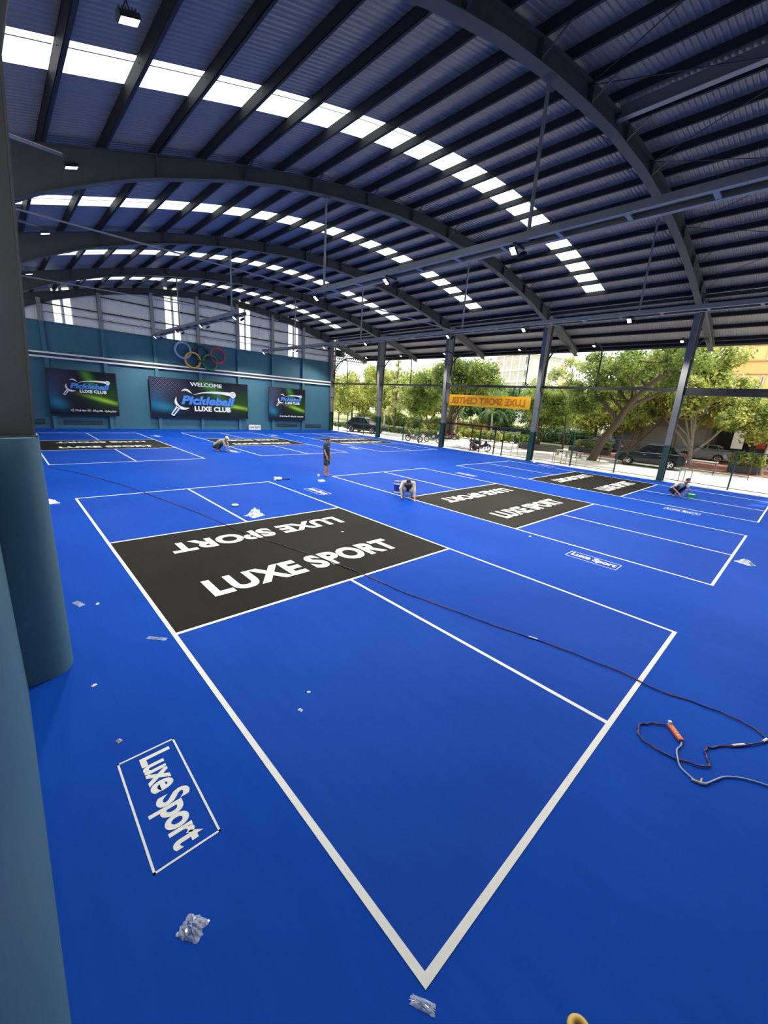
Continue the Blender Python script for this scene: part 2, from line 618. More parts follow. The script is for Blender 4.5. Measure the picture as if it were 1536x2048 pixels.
# ================================================================== STEEL FRAMES
FL = ['nearest', 'first', 'second', 'third', 'fourth', 'last']
FR_LAB = {
    -3.25: 'steel roof frame at the front wall, behind the camera',
    4.75: 'largest grey arched steel frame, sweeping over the nearest court to the rightmost green-footed column',
    12.75: 'second grey arched steel frame, its column just right of the yellow banner',
    20.75: 'third grey arched steel frame, its column just left of the yellow banner',
    28.75: 'fourth grey arched steel frame, its column right of the parked black pickup-like car',
    36.55: 'last steel frame, lying against the far teal end wall'}
def frame(yc):
    g = empty('portal_arch', (12, yc, 0), FR_LAB[yc], 'roof frame', 'arched steel frames of the hall')
    inner = list(zip(BX, BZ))
    t = .012
    # left column with tapered web
    knee = inner[:5]
    colp = [(-1.46, 2.66)] + knee + [(.1, roof(.1)-.21), (-1.46, roof(-1.46)-.21)]
    MB().prism(colp, 'y', yc-t, yc+t).build('column_web', M['steel'], g, world=True)
    fb = MB()
    for i in range(4):
        fb.bar((knee[i][0], yc, knee[i][1]), (knee[i+1][0], yc, knee[i+1][1]), .28, .022, up=(0, 1, 0) if False else (0, 0, 1)) if False else None
        fb.add([(knee[i][0], yc-.14, knee[i][1]), (knee[i][0], yc+.14, knee[i][1]), (knee[i+1][0], yc+.14, knee[i+1][1]), (knee[i+1][0], yc-.14, knee[i+1][1]),
                (knee[i][0]-.02, yc-.14, knee[i][1]), (knee[i][0]-.02, yc+.14, knee[i][1]), (knee[i+1][0]-.02, yc+.14, knee[i+1][1]), (knee[i+1][0]-.02, yc-.14, knee[i+1][1])],
               [(0, 1, 2, 3), (4, 7, 6, 5), (0, 3, 7, 4), (1, 5, 6, 2), (0, 4, 5, 1), (3, 2, 6, 7)])
    fb.build('column_flange', M['steel'], g, world=True)
    MB().bx(-1.48, -1.46, yc-.14, yc+.14, 2.66, 7.8).build('column_flange', M['steel_l'], g, world=True)
    MB().bx(-1.47, -1.065, yc-.17, yc+.2, 2.657, 2.672).build('base_plate', M['steel'], g, world=True)
    # rafter
    xs = [x for x in np.linspace(.1, 25.3, 43)]
    bot = [(x, float(np.interp(x, BX, BZ))) for x in xs]
    top = [(x, roof(x)-.215) for x in xs]
    wb_ = MB()
    for i in range(len(xs)-1):
        wb_.add([(bot[i][0], yc-t, bot[i][1]), (bot[i+1][0], yc-t, bot[i+1][1]), (top[i+1][0], yc-t, top[i+1][1]), (top[i][0], yc-t, top[i][1]),
                 (bot[i][0], yc+t, bot[i][1]), (bot[i+1][0], yc+t, bot[i+1][1]), (top[i+1][0], yc+t, top[i+1][1]), (top[i][0], yc+t, top[i][1])],
                [(0, 1, 2, 3), (7, 6, 5, 4)])
    wb_.build('rafter_web', M['steel'], g, world=True)
    def flange(pts, name, w_=.14, th=.02):
        f = MB()
        n = len(pts)
        for (x, z) in pts:
            f.v += [(x, yc-w_, z-th/2), (x, yc+w_, z-th/2), (x, yc+w_, z+th/2), (x, yc-w_, z+th/2)]
        for i in range(n-1):
            a = i*4
            for q in range(4):
                f.f.append((a+q, a+(q+1) % 4, a+4+(q+1) % 4, a+4+q))
        return f.build(name, M['steel'], g, world=True)
    flange(bot, 'bottom_flange')
    flange([(x, z) for x, z in top], 'top_flange', .13)
    # stiffeners and fly braces
    for j in range(1, 11):
        x = .15 + 2.4*j + .05
        zb, zt = float(np.interp(x, BX, BZ)), roof(x)-.22
        MB().bx(x-.012, x+.012, yc-.13, yc+.13, zb, zt).build('stiffener', M['steel'], g, world=True)
        if yc < 30 and x > 3:
            for sg in (-1, 1):
                MB().bar((x, yc+sg*.08, zb+.03), (x+.02, yc+sg*.72, roof(x)-.16), .045, .012).build('fly_brace', M['dark'], g, world=True)
    # right column
    zc = roof(25.6)-.215
    cp = [(25.62, 2.0), (25.98, 2.0), (26.12, roof(26.1)-.215), (25.25, roof(25.25)-.215), (25.25, 8.95)]
    if yc > 30:
        cp = [(25.62, 2.0), (25.9, 2.0), (25.95, roof(25.95)-.215), (25.5, roof(25.5)-.215)]
    MB().prism(cp, 'y', yc-t, yc+t).build('column_web', M['steel_lit'], g, world=True)
    def plate(a, c, name, w_=.14, m_='steel_lit'):
        p = MB()
        p.add([(a[0], yc-w_, a[1]), (a[0], yc+w_, a[1]), (c[0], yc+w_, c[1]), (c[0], yc-w_, c[1]),
               (a[0]+.02, yc-w_, a[1]), (a[0]+.02, yc+w_, a[1]), (c[0]+.02, yc+w_, c[1]), (c[0]+.02, yc-w_, c[1])],
              [(0, 1, 2, 3), (4, 7, 6, 5), (0, 3, 7, 4), (1, 5, 6, 2), (0, 4, 5, 1), (3, 2, 6, 7)])
        return p.build(name, M[m_], g, world=True)
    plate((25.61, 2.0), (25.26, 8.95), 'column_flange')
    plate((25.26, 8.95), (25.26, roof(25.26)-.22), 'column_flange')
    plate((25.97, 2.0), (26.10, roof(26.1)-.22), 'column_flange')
    for z in (3.6, 5.2, 6.6):
        MB().bx(25.6-(z-2)*.045, 26.0, yc-.13, yc+.13, z, z+.015).build('stiffener', M['steel'], g, world=True)
    lb = MB().prism([(25.62, 0), (25.98, 0), (25.98, 2.02), (25.62, 2.02)], 'y', yc-t-.004, yc+t+.004)
    lb.bx(25.60, 25.635, yc-.15, yc+.15, 0, 2.02).bx(25.965, 26.0, yc-.15, yc+.15, 0, 2.02)
    tag(lb.build('painted_base', M['green'], g, world=True), 'column foot painted dark green up to fence height')
    MB().bx(25.5, 26.1, yc-.22, yc+.22, 0.002, .03).build('base_plate', M['green'], g, world=True)
    # cantilever arm under the eave
    xs2 = np.linspace(26.1, 30.6, 10)
    lo = [(x, float(np.interp(x, [26.1, 27.5, 29, 30.6], [8.78, 8.42, 8.02, 7.58]))) for x in xs2]
    hi = [(x, roof(x)-.215) for x in xs2]
    MB().prism(lo + hi[::-1], 'y', yc-t, yc+t).build('cantilever_web', M['steel_lit'], g, world=True)
    flange(lo, 'cantilever_flange')
    flange(hi, 'cantilever_top_flange')
    # curved pipe stay from column to arm tip
    if yc > 0:
        arc = smooth_path([(26.05, yc+.02, 5.6), (26.05, yc, 6.3), (26.45, yc, 7.0), (27.3, yc, 7.62), (28.6, yc, 7.95), (29.4, yc, 7.9)], 5)
        MB().tube(arc, .052, 7).build('curved_stay', M['purlin'], g, smooth=True, world=True)
    # side pedestal of the left column
    return g
for y in Y_FR:
    frame(y)
for y in Y_FR[1:5]:
    pts = []
    for q in range(19):
        a = -PI/2 + PI*q/18
        c, s_ = math.cos(a), math.sin(a)
        pts.append((-1.479 + .43*abs(c)**(.55), y+.12 + .46*math.copysign(abs(s_)**(.62), s_)))
    p = MB().prism(pts, 'z', .001, 2.655).build('pedestal', M['teal2'], smooth=True)
    em = p.modifiers.new('edge', 'EDGE_SPLIT'); em.split_angle = R(50)
    tag(p, {4.75: 'rounded teal concrete pedestal nearest the camera, under the left steel column',
            12.75: 'second rounded teal pedestal along the left wall, hidden beyond the nearest one',
            20.75: 'third rounded teal pedestal along the left wall',
            28.75: 'farthest rounded teal pedestal along the left wall'}[y], 'pedestal', 'pedestals of the left columns')

# bracing rods below the purlins
def rod(a, c, lab, r=.012, name='bracing_rod', m_='dark'):
    o = empty(name, a, lab, 'bracing rod', 'thin steel rods bracing the roof')
    d = Vector(c)-Vector(a)
    MB().tube([(0, 0, 0), tuple(d)], r, 6).build('rod', M[m_], o)
    for p, s_ in (((0, 0, 0), 1), (tuple(d), -1)):
        MB().sphere(p, .03, 6, 4).build('turnbuckle', M[m_], o)
    return o
for i, (xa, xb) in enumerate(((4.9, 9.7), (9.7, 14.5), (14.5, 19.3), (19.3, 24.1))):
    for j, (ya, yb, w_) in enumerate(((-3.2, 4.7, 'front bay over the nearest court'), (28.8, 36.5, 'last bay before the end wall'))):
        rod((xa, ya, roof(xa)-.27), (xb, yb, roof(xb)-.27), 'thin bracing rod rising away, %s, %s from left' % (w_, ['first', 'second', 'third', 'fourth'][i]))
        rod((xb, ya, roof(xb)-.27), (xa, yb, roof(xa)-.27), 'thin bracing rod crossing back, %s, %s from left' % (w_, ['first', 'second', 'third', 'fourth'][i]))
for (a, c, lab) in (((-.7, 12.7, 6.9), (7.85, 12.9, 7.02), 'long thin tie from the left column to the end of the near light rail'),
                    ((-.7, 20.7, 6.9), (7.85, 20.0, 7.02), 'long thin tie from the left wall to the far light rail above the left poster'),
                    ((8.15, 13.0, 7.02), (16.3, 13.0, 7.02), 'thin tie between the two light rails at the second frame')):
    rod(a, c, lab, .022, 'tie_rod', 'steel_l')

for i in range(5):
    y0, y1 = Y_FR[i]+.02, Y_FR[i+1]-.02
    zz = roof(25.3)-.42
    g = empty('eave_strut', (25.45, (y0+y1)/2, zz), 'long strut joining column tops, ' + ['rightmost bay nearest the camera', 'bay over the black parked vehicle', 'bay over the yellow banner', 'bay over the parked motorbikes', 'bay beside the end wall'][i], 'strut', 'struts between the column tops')
    MB().bx(25.40, 25.56, y0, y1, zz-.01, zz).bx(25.40, 25.56, y0, y1, zz+.16, zz+.17).bx(25.475, 25.485, y0, y1, zz, zz+.16).build('beam', M['steel'], g, world=True)
    for y in (y0, y1-.012):
        MB().bx(25.38, 25.58, y, y+.012, zz-.04, zz+.2).build('end_plate', M['steel'], g, world=True)
g = empty('ridge_strut', (11.6, .75, roof(11.6)-.36), 'pale strut between purlins at the top right, meeting the nearest arch', 'strut')
MB().bx(11.50, 11.68, -3.2, 4.7, roof(11.6)-.36, roof(11.6)-.345).bx(11.58, 11.60, -3.2, 4.7, roof(11.6)-.345, roof(11.6)-.02).build('beam', M['steel_l'], g, world=True)
MB().bx(11.47, 11.71, 4.70, 4.712, roof(11.6)-.42, roof(11.6)-.1).build('end_plate', M['steel'], g, world=True)

# ================================================================== LIGHT RAILS, HANGERS, FLOODLIGHTS
def rail(xc, ya, yb, lab):
    g = empty('light_rail', (xc, (ya+yb)/2, 7.0), lab, 'light rail', 'light rails hung under the roof')
    for s_ in (-1, 1):
        MB().bx(xc+s_*.21-.055, xc+s_*.21+.055, ya, yb, 6.955, 6.97).bx(xc+s_*.21-.055, xc+s_*.21+.055, ya, yb, 7.085, 7.10).bx(xc+s_*.262-.006, xc+s_*.262+.006, ya, yb, 6.97, 7.085).build('channel', M['steel_l'], g, world=True)
    y = ya+.1
    while y < yb:
        MB().bx(xc-.15, xc+.15, y, y+.09, 6.96, 7.0).build('rung', M['steel_l'], g, world=True)
        y += 1.35
rail(8.0, -2.9, 13.1, 'near ladder-like steel light rail over the nearest court, between the two tall hangers')
rail(8.0, 19.7, 34.0, 'far light rail hanging before the coloured rings')
rail(16.45, -2.9, 33.7, 'long light rail in front of the right hand columns')
HL = {(8.0, 4.75): 'tallest hanger post, dropping from the nearest arched frame to the near rail',
      (8.0, 12.75): 'hanger post from the second frame to the end of the near rail',
      (8.0, 20.75): 'hanger post from the third frame, before the last window strips',
      (8.0, 28.75): 'hanger post from the fourth frame, above the coloured rings',
      (16.45, 4.75): 'slanting-looking hanger post right of the bright skylight, down to the long rail',
      (16.45, 12.75): 'hanger post from the second frame down to the long rail',
      (16.45, 20.75): 'hanger post from the third frame down to the long rail',
      (16.45, 28.75): 'hanger post in front of the right-hand window strips'}
for (x, y), lab in HL.items():
    zt = float(np.interp(x, BX, BZ))
    g = empty('hanger', (x, y, 7.0), lab, 'hanger', 'hangers of the light rails')
    MB().bx(x-.03, x+.03, y-.03, y+.03, 7.0, zt).build('post', M['steel_l'], g, world=True)
    MB().bx(x-.26, x+.26, y-.05, y+.05, 7.08, 7.10).build('foot_plate', M['steel'], g, world=True)
    MB().bx(x-.12, x+.12, y-.1, y+.1, zt-.035, zt-.012).build('head_plate', M['steel'], g, world=True)

hous = MB()
hous.bx(-.12, .12, -.085, .085, -.02, .03)
for q in range(6):
    hous.bx(-.11+q*.04, -.10+q*.04, -.08, .08, .03, .07)
hous.bx(-.125, .125, -.09, -.08, -.035, .03).bx(-.125, .125, .08, .09, -.035, .03).bx(-.125, -.115, -.09, .09, -.035, .03).bx(.115, .125, -.09, .09, -.035, .03)
hous_me = hous.mesh('housing', M['dark'])
lens_me = MB().bx(-.112, .112, -.078, .078, -.030, -.022).mesh('lens', M['lens'])
brk_me = MB().tube([(0, -.1, -.01), (0, -.1, .12), (0, .1, .12), (0, .1, -.01)], .01, 5).mesh('bracket', M['dark'])
def flood_head(g, loc, rx, ry):
    h = inst(hous_me, 'housing', g, loc, (rx, ry, 0), (.8, .8, .8))
    inst(lens_me, 'lens', h)
    inst(brk_me, 'bracket', h)
def lamp(g, loc, power, aim=(0, 0, -1)):
    ld = bpy.data.lights.new('flood_beam', 'SPOT')
    ld.energy = power
    ld.spot_size = R(150)
    ld.spot_blend = .6
    ld.shadow_soft_size = .12
    ld.color = (1.0, .95, .87)
    lo = bpy.data.objects.new('flood_beam', ld)
    COL.objects.link(lo)
    lo.parent = g
    lo.location = loc
    lo.rotation_euler = Vector(aim).to_track_quat('-Z', 'Y').to_euler()
YL = [-.6, 4.95, 9.2, 13.45, 20.0, 24.5, 28.75, 33.5]  # first row is added out of view, to brighten the near court
ROW = ['added unseen as fill beside the camera', 'nearest in view', 'second along', 'third along', 'fourth along', 'fifth along', 'sixth along', 'nearest the end wall']
YA = [0.7] + YL
for xi, (xc, nm) in enumerate(((8.0, 'left rail of the hall'), (16.45, 'long rail by the open side'))):
    for i, y in enumerate(YL):
        yy = min(y, 12.95) if (xc == 8.0 and 13 < y < 14) else y
        g = empty('floodlight_pair', (xc, yy, 6.96), 'pair of lit floodlights under the %s, %s' % (nm, ROW[i] if i else 'added unseen as fill'), 'floodlight', 'floodlights on the rails')
        MB().bx(-.22, .22, -.03, .03, -.04, .0).build('mounting_bar', M['dark'], g)
        flood_head(g, (-.20, 0, -.16), 0, R(38))
        flood_head(g, (.20, 0, -.16), 0, R(-38))
        lamp(g, (0, 0, -.30), FLOOD_W)
for i, y in enumerate([-.6, 4.95, 9.2, 13.9, 20.2, 24.9, 29.4, 33.9]):  # first gooseneck is unseen, added to light the near court
    g = empty('gooseneck_floodlight', (XR, y, 5.1), 'curved gooseneck floodlight post on the open side beam, %s' % ROW[i], 'floodlight', 'gooseneck floodlights of the open side')
    MB().tube(smooth_path([(0, 0, 0), (0, 0, 1.5), (-.03, 0, 1.9), (-.25, 0, 2.2), (-.7, 0, 2.32), (-1.35, 0, 2.3)], 4), .042, 7).build('curved_pole', M['purlin'], g, smooth=True)
    flood_head(g, (-1.42, 0, 2.16), 0, R(20))
    lamp(g, (-1.42, 0, 1.98), FLOOD_W*.8, (-.35, 0, -1))
for i, y in enumerate([5.0, 9.13, 13.75, 19.5]):
    g = empty('wall_floodlight', (-1.55, y, 6.95), 'lit floodlight on a bracket arm from the left wall, %s' % ROW[i+1], 'floodlight', 'floodlights of the left wall')
    MB().tube([(0, 0, 0), (1.62, 0, 0)], .03, 7).build('bracket_arm', M['steel_l'], g, smooth=True)
    flood_head(g, (1.72, 0, -.12), 0, R(-18))
    lamp(g, (1.75, 0, -.28), FLOOD_W*.8, (.35, 0, -1))

# ================================================================== OPEN SIDE: beams, fence, banner, screen
OB = ['rightmost, thick dark horizontal beam in front of the yellow building', 'horizontal beam crossing the big tree crown left of the green-footed column', 'horizontal beam carrying the yellow banner',
      'horizontal beam across the trees above the parked motorbikes', 'horizontal beam beside the end wall, over the parked black car']
for i in range(5):
    y0, y1 = Y_FR[i]+.15, Y_FR[i+1]-.15
    g = empty('side_beam', (XR, (y0+y1)/2, 5.0), OB[i], 'beam', 'horizontal beams between the right columns')
    if i == 0:
        MB().bx(XR-.12, XR+.12, y0, y1, 4.72, 5.1).build('beam', M['purlin'], g, world=True)
    else:
        MB().bx(XR-.07, XR+.07, y0, y1, 4.93, 5.08).build('beam', M['purlin'], g, world=True)
    for y in (y0, y1):
        MB().bx(XR-.14, XR+.14, y-.012 if y == y1 else y, y if y == y1 else y+.012, 4.7, 5.12).build('end_plate', M['steel'], g, world=True)
XF = 26.12
posts = {0: [1.75, -1.5], 1: [10.0, 7.3], 2: [18.0, 17.2, 15.9, 15.2], 3: [25.6, 23.6], 4: [35.6, 34.0, 31.3]}
FN = ['rightmost fence panel with visible wire mesh, beside the squatting man', 'green fence panel in front of the black SUV', 'gate section under the yellow banner with heavy dark top rail',
      'green fence panel in front of the two parked motorbikes', 'green fence panel beside the end wall, in front of the parked black car']
for i in range(5):
    y0, y1 = Y_FR[i]+.17, Y_FR[i+1]-.17
    g = empty('gate' if i == 2 else 'fence_panel', (XF, (y0+y1)/2, 0), FN[i], 'gate' if i == 2 else 'fence', 'fence sections along the open side')
    if i == 2:
        MB().bx(XF-.05, XF+.05, y0, y1, 1.98, 2.12).build('top_rail', M['dark'], g, world=True)
    else:
        MB().tube([(XF, y0, 2.05), (XF, y1, 2.05)], .022, 7).build('top_rail', M['green'], g, world=True)
    MB().tube([(XF, y0, .14), (XF, y1, .14)], .02, 7).build('bottom_rail', M['green'], g, world=True)
    for y in posts[i]:
        MB().bx(XF-.035, XF+.035, y-.035, y+.035, .036, 2.08).build('post', M['green'] if i != 2 else M['dark'], g, world=True)
    if i != 2:
        b = MB()
        H = 1.88
        sp = .10
        n = int((y1-y0)/sp)
        r = .0017 if i < 2 else .002
        for q in range(-int(H/sp), n+1):
            for sg in (1, -1):
                a = y0+q*sp
                ya_, za_, yb_, zb_ = a, .15, a+H, .15+H
                if ya_ < y0: za_ += (y0-ya_); ya_ = y0
                if yb_ > y1: zb_ -= (yb_-y1); yb_ = y1
                if yb_-ya_ < .03: continue
                if sg < 0:
                    ya_, yb_ = y0+y1-ya_, y0+y1-yb_
                b.tube([(XF, ya_, za_), (XF, yb_, zb_)], r, 3, caps=False)
        b.build('wire_mesh', M['wire'], g, world=True)

bn = empty('banner', (25.9, 16.9, 3.9), 'long yellow banner hung in the gate bay, its lettering seen reversed', 'banner')
by0, by1 = 13.35, 20.45
bm_ = MB()
N = 28
for q in range(N+1):
    y = by0 + (by1-by0)*q/N
    dx = .008*math.sin(q*1.3)
    bm_.v += [(25.9+dx-.006, y, 3.50), (25.9+dx-.006, y, 4.34), (25.9+dx+.006, y, 4.34), (25.9+dx+.006, y, 3.50)]
for q in range(N):
    a = q*4
    for e in range(4):
        bm_.f.append((a+e, a+(e+1) % 4, a+4+(e+1) % 4, a+4+e))
bm_.build('fabric', mat('yellow_fabric', lin((226, 166, 8)), .6, var=.05), bn, world=True)
def place_text(b, name, mt, parent, O, X, Y):
    X = Vector(X); Y = Vector(Y); Z = X.cross(Y)
    T = Matrix((X, Y, Z)).transposed().to_4x4()
    T.translation = Vector(O)
    xf(b, T)
    return b.build(name, mt, parent, world=True)
# text faces outward (+x), so it is mirrored seen from the hall
tb = text_mb('LUXE SPORT CENTER', 6.5, .50, .04, .03)
place_text(tb, 'lettering', mat('banner_letters', lin((176, 104, 8)), .6), bn, (25.88, 13.75, 3.67), (0, 1, 0), (0, 0, 1))
for y in (14.3, 14.75, 18.9, 19.35):
    MB().bx(25.87, 25.91, y-.02, y+.02, 4.34, 4.93).build('hanger_strap', M['dark'], bn, world=True)

# perforated gable screen beyond the end wall corner
gs = empty('gable_screen', (27.5, 36.7, 7.5), 'white-and-dark perforated triangular screen at the far roof corner', 'screen')
poly = [(25.75, 5.4), (25.75, roof(25.75)-.5), (28.0, 8.25), (30.5, 7.55), (27.3, 7.55)]
def inside(x, z):
    c = False
    n = len(poly)
    for i in range(n):
        (x1, z1), (x2, z2) = poly[i], poly[(i+1) % n]
        if (z1 > z) != (z2 > z) and x < (x2-x1)*(z-z1)/(z2-z1)+x1:
            c = not c
    return c
b = MB()
for i in range(len(poly)):
    a, c = poly[i], poly[(i+1) % len(poly)]
    b.bar((a[0], 36.7, a[1]), (c[0], 36.7, c[1]), .05, .05)
b.build('screen_frame', M['dark'], gs, world=True)
b = MB()
s_ = .27
for r_ in range(0, 16):
    for c_ in range(0, 20):
        x = 25.8 + c_*s_ + (r_ % 2)*s_/2
        z = 5.5 + r_*s_*.87
        if inside(x, z) and not (26.15 < x < 27.5 and 7.8 < z < 8.6):
            b.cyl((x, 36.69, z), (x, 36.71, z), .085, 6)
            for a in range(3):
                an = a*PI/3 + .3
                b.bar((x, 36.7, z), (x+math.cos(an)*s_*.95, 36.7, z+math.sin(an)*s_*.95), .022, .02)
o = b.build('lattice', M['dark'], gs, world=True)
o['kind'] = 'stuff'
MB().bx(26.2, 27.45, 36.66, 36.70, 7.85, 8.55).build('plaque', M['dark'], gs, world=True)
lw = mat('plaque_white', (.8, .8, .8), .5, emit=0)
ring = MB().tube([(27.2+.17*math.cos(a*PI/6), 36.65, 8.20+.22*math.sin(a*PI/6)) for a in range(12)], .025, 5, closed=True)
ring.bar((27.2, 36.65, 8.06), (27.2, 36.65, 8.34), .04, .02)
ring.build('round_mark', lw, gs, world=True)

# ================================================================== COURTS
L_, W_, K1, K2, LW = 13.41, 6.10, 4.57, 8.84, .055
COURTS = [(0, 0, 'nearest pickleball court, its white corner pointing at the camera'),
          (9.06, -.05, 'middle court of the near row, where the kneeling man in beige works'),
          (17.97, -.11, 'right-hand court of the near row, beside the fence, with the squatting man'),
          (-.08, 19.82, 'left-hand court of the far row, before the left poster'),
          (9.09, 19.98, 'middle court of the far row, with the crouching man in a cap'),
          (17.9, 19.62, 'right-hand court of the far row, behind the standing man')]
let = text_mb('LUXE SPORT', 1, 1, .0016, .045, spacing=1.06, wordsp=.9)
LUXE = [tuple(v) for v in let.v], list(let.f)
def court(x0, y0, lab):
    g = empty('pickleball_court', (x0, y0, 0), lab, 'court', 'painted pickleball courts')
    MB().bx(0, W_, 0, K1, .0003, .0018).build('service_area', M['blue_in'], g)
    MB().bx(0, W_, K2, L_, .0003, .0018).build('service_area', M['blue_in'], g)
    tag(MB().bx(0, W_, K1, K2, .0003, .0022).build('kitchen_area', M['black'], g), 'charcoal painted band across the middle of the court')
    h = LW
    for n_, a in (('sideline', (0, h, 0, L_)), ('sideline', (W_-h, W_, 0, L_)), ('baseline', (h, W_-h, 0, h)), ('baseline', (h, W_-h, L_-h, L_)),
                  ('kitchen_line', (h, W_-h, K1-h, K1)), ('kitchen_line', (h, W_-h, K2, K2+h)), ('centre_line', (W_/2, W_/2+h, h, K1-h)), ('centre_line', (W_/2, W_/2+h, K2+h, L_-h))):
        MB().bx(*a, .0006, .0042).build(n_, M['white'], g)
    for (ox, oy, sx, sy) in ((.87, 5.28, 4.3, .70), (5.28, 8.16, -4.35, -.62)):
        b = MB()
        b.add([(ox+v[0]*sx, oy+v[1]*sy, .0015+v[2]*2.0) for v in LUXE[0]], LUXE[1])
        tag(b.build('lettering', M['white'], g), 'white lettering LUXE SPORT')
    return g
for c in COURTS:
    court(*c)
lg = text_mb('Luxe Sport', 1.0, .32, .0016, .03, spacing=.95)
def logo(x, y, lab, w_=.46, l_=1.13):
    g = empty('floor_logo', (x, y, 0), lab, 'floor logo', 'boxed Luxe Sport logos on the floor')
    h = .016
    for a in ((-w_/2, w_/2, l_/2-h, l_/2), (-w_/2, w_/2, -l_/2, -l_/2+h), (-w_/2, -w_/2+h, -l_/2, l_/2), (w_/2-h, w_/2, -l_/2, l_/2)):
        MB().bx(*a, .0004, .003).build('border_line', M['white'], g)
    b = MB()
    b.add([(v[1]-.15, l_/2-.07-v[0], v[2]+.0008) for v in lg.v], lg.f)
    b.build('lettering', M['white'], g)
LN = [('boxed Luxe Sport logo at bottom left, left of the nearest court', 'boxed Luxe Sport logo beyond the nearest court, near the standing man'),
      ('boxed Luxe Sport logo between the nearest and middle near courts', 'small boxed logo at the far side of the kneeling man\'s court'),
      ('boxed Luxe Sport logo by the squatting man\'s court', 'small boxed logo at the far end beside the gate'),
      ('white logo left of the left far court', 'tiny white logo between the left and middle far courts'),
      ('white logo left of the middle far court, near the crouching man', 'tiny white logo between the middle and right far courts'),
      ('white logo just right of the standing man\'s shoulder', 'tiny white logo near the end wall corner, right far court')]
for (x0, y0, _), (a, c) in zip(COURTS, LN):
    logo(x0-.75 if x0 < 1 else x0-.66, y0+2.17, a)
    logo(x0+W_+.69, y0+11.12, c)

# ================================================================== POSTERS
def poster_mat():
    m_ = mat('poster_print', (.01, .01, .03), .6, spec=.15)
    n = m_.node_tree.nodes; l = m_.node_tree.links; p = n['Principled BSDF']
    t = n.new('ShaderNodeTexCoord')
    sp_ = n.new('ShaderNodeSeparateXYZ'); l.new(t.outputs['Generated'], sp_.inputs[0])
    def math_(op, a, b=None, c=None):
        q = n.new('ShaderNodeMath'); q.operation = op
        for i, v in enumerate((a, b, c)):
            if v is None: continue
            if hasattr(v, 'is_linked'): l.new(v, q.inputs[i])
            else: q.inputs[i].default_value = v
        return q.outputs[0]
    U, V = sp_.outputs['X'], sp_.outputs['Z']
    def blob(cu, cv, su, sv, pw=1.0, rot=0.0):
        du = math_('SUBTRACT', U, cu); dv = math_('SUBTRACT', V, cv)
        ca, sa = math.cos(rot), math.sin(rot)
        a = math_('ADD', math_('MULTIPLY', du, ca), math_('MULTIPLY', dv, sa))
        b_ = math_('ADD', math_('MULTIPLY', du, -sa), math_('MULTIPLY', dv, ca))
        a = math_('DIVIDE', a, su); b_ = math_('DIVIDE', b_, sv)
        d = math_('ADD', math_('MULTIPLY', a, a), math_('MULTIPLY', b_, b_))
        return math_('POWER', 2.718, math_('MULTIPLY', d, -1.0*pw))
    def mix(f, a, b_):
        q = n.new('ShaderNodeMix'); q.data_type = 'RGBA'
        l.new(f, q.inputs['Factor'])
        for nm, v in (('A', a), ('B', b_)):
            if hasattr(v, 'is_linked'): l.new(v, q.inputs[nm])
            else: q.inputs[nm].default_value = (*v, 1)
        return q.outputs['Result']
    c = mix(blob(.9, .45, .42, .30), (.004, .005, .018), (.015, .05, .012))
    c = mix(blob(.78, .36, .26, .045, rot=-.35), c, (.30, .55, .04))
    c = mix(math_('MULTIPLY', blob(.56, .9, .07, .40, rot=.35), .8), c, (.06, .26, .03))
    c = mix(math_('MULTIPLY', blob(.08, .28, .16, .10, rot=-.75), .9), c, (.01, .22, .34))
    c = mix(math_('MULTIPLY', blob(.03, .45, .10, .25), .7), c, (.01, .08, .20))
    vo = n.new('ShaderNodeTexVoronoi'); vo.inputs['Scale'].default_value = 1.0; vo.inputs['Randomness'].default_value = 0.0
    mp = n.new('ShaderNodeMapping'); mp.inputs['Scale'].default_value = (60, 60, 34); mp.inputs['Rotation'].default_value = (0, .5, 0)
    l.new(t.outputs['Generated'], mp.inputs[0]); l.new(mp.outputs[0], vo.inputs['Vector'])
    dot = math_('LESS_THAN', vo.outputs['Distance'], .42)
    c = mix(math_('MULTIPLY', math_('MULTIPLY', dot, blob(.12, .85, .22, .45)), .30), c, (.26, .27, .42))
    l.new(c, p.inputs['Base Color'])
    return m_
PM = poster_mat()
PW = mat('poster_white', (.80, .80, .84), .5)
PB = mat('poster_blue', lin((64, 130, 215)), .5)
PBD = mat('poster_dark_blue', lin((24, 52, 120)), .5)
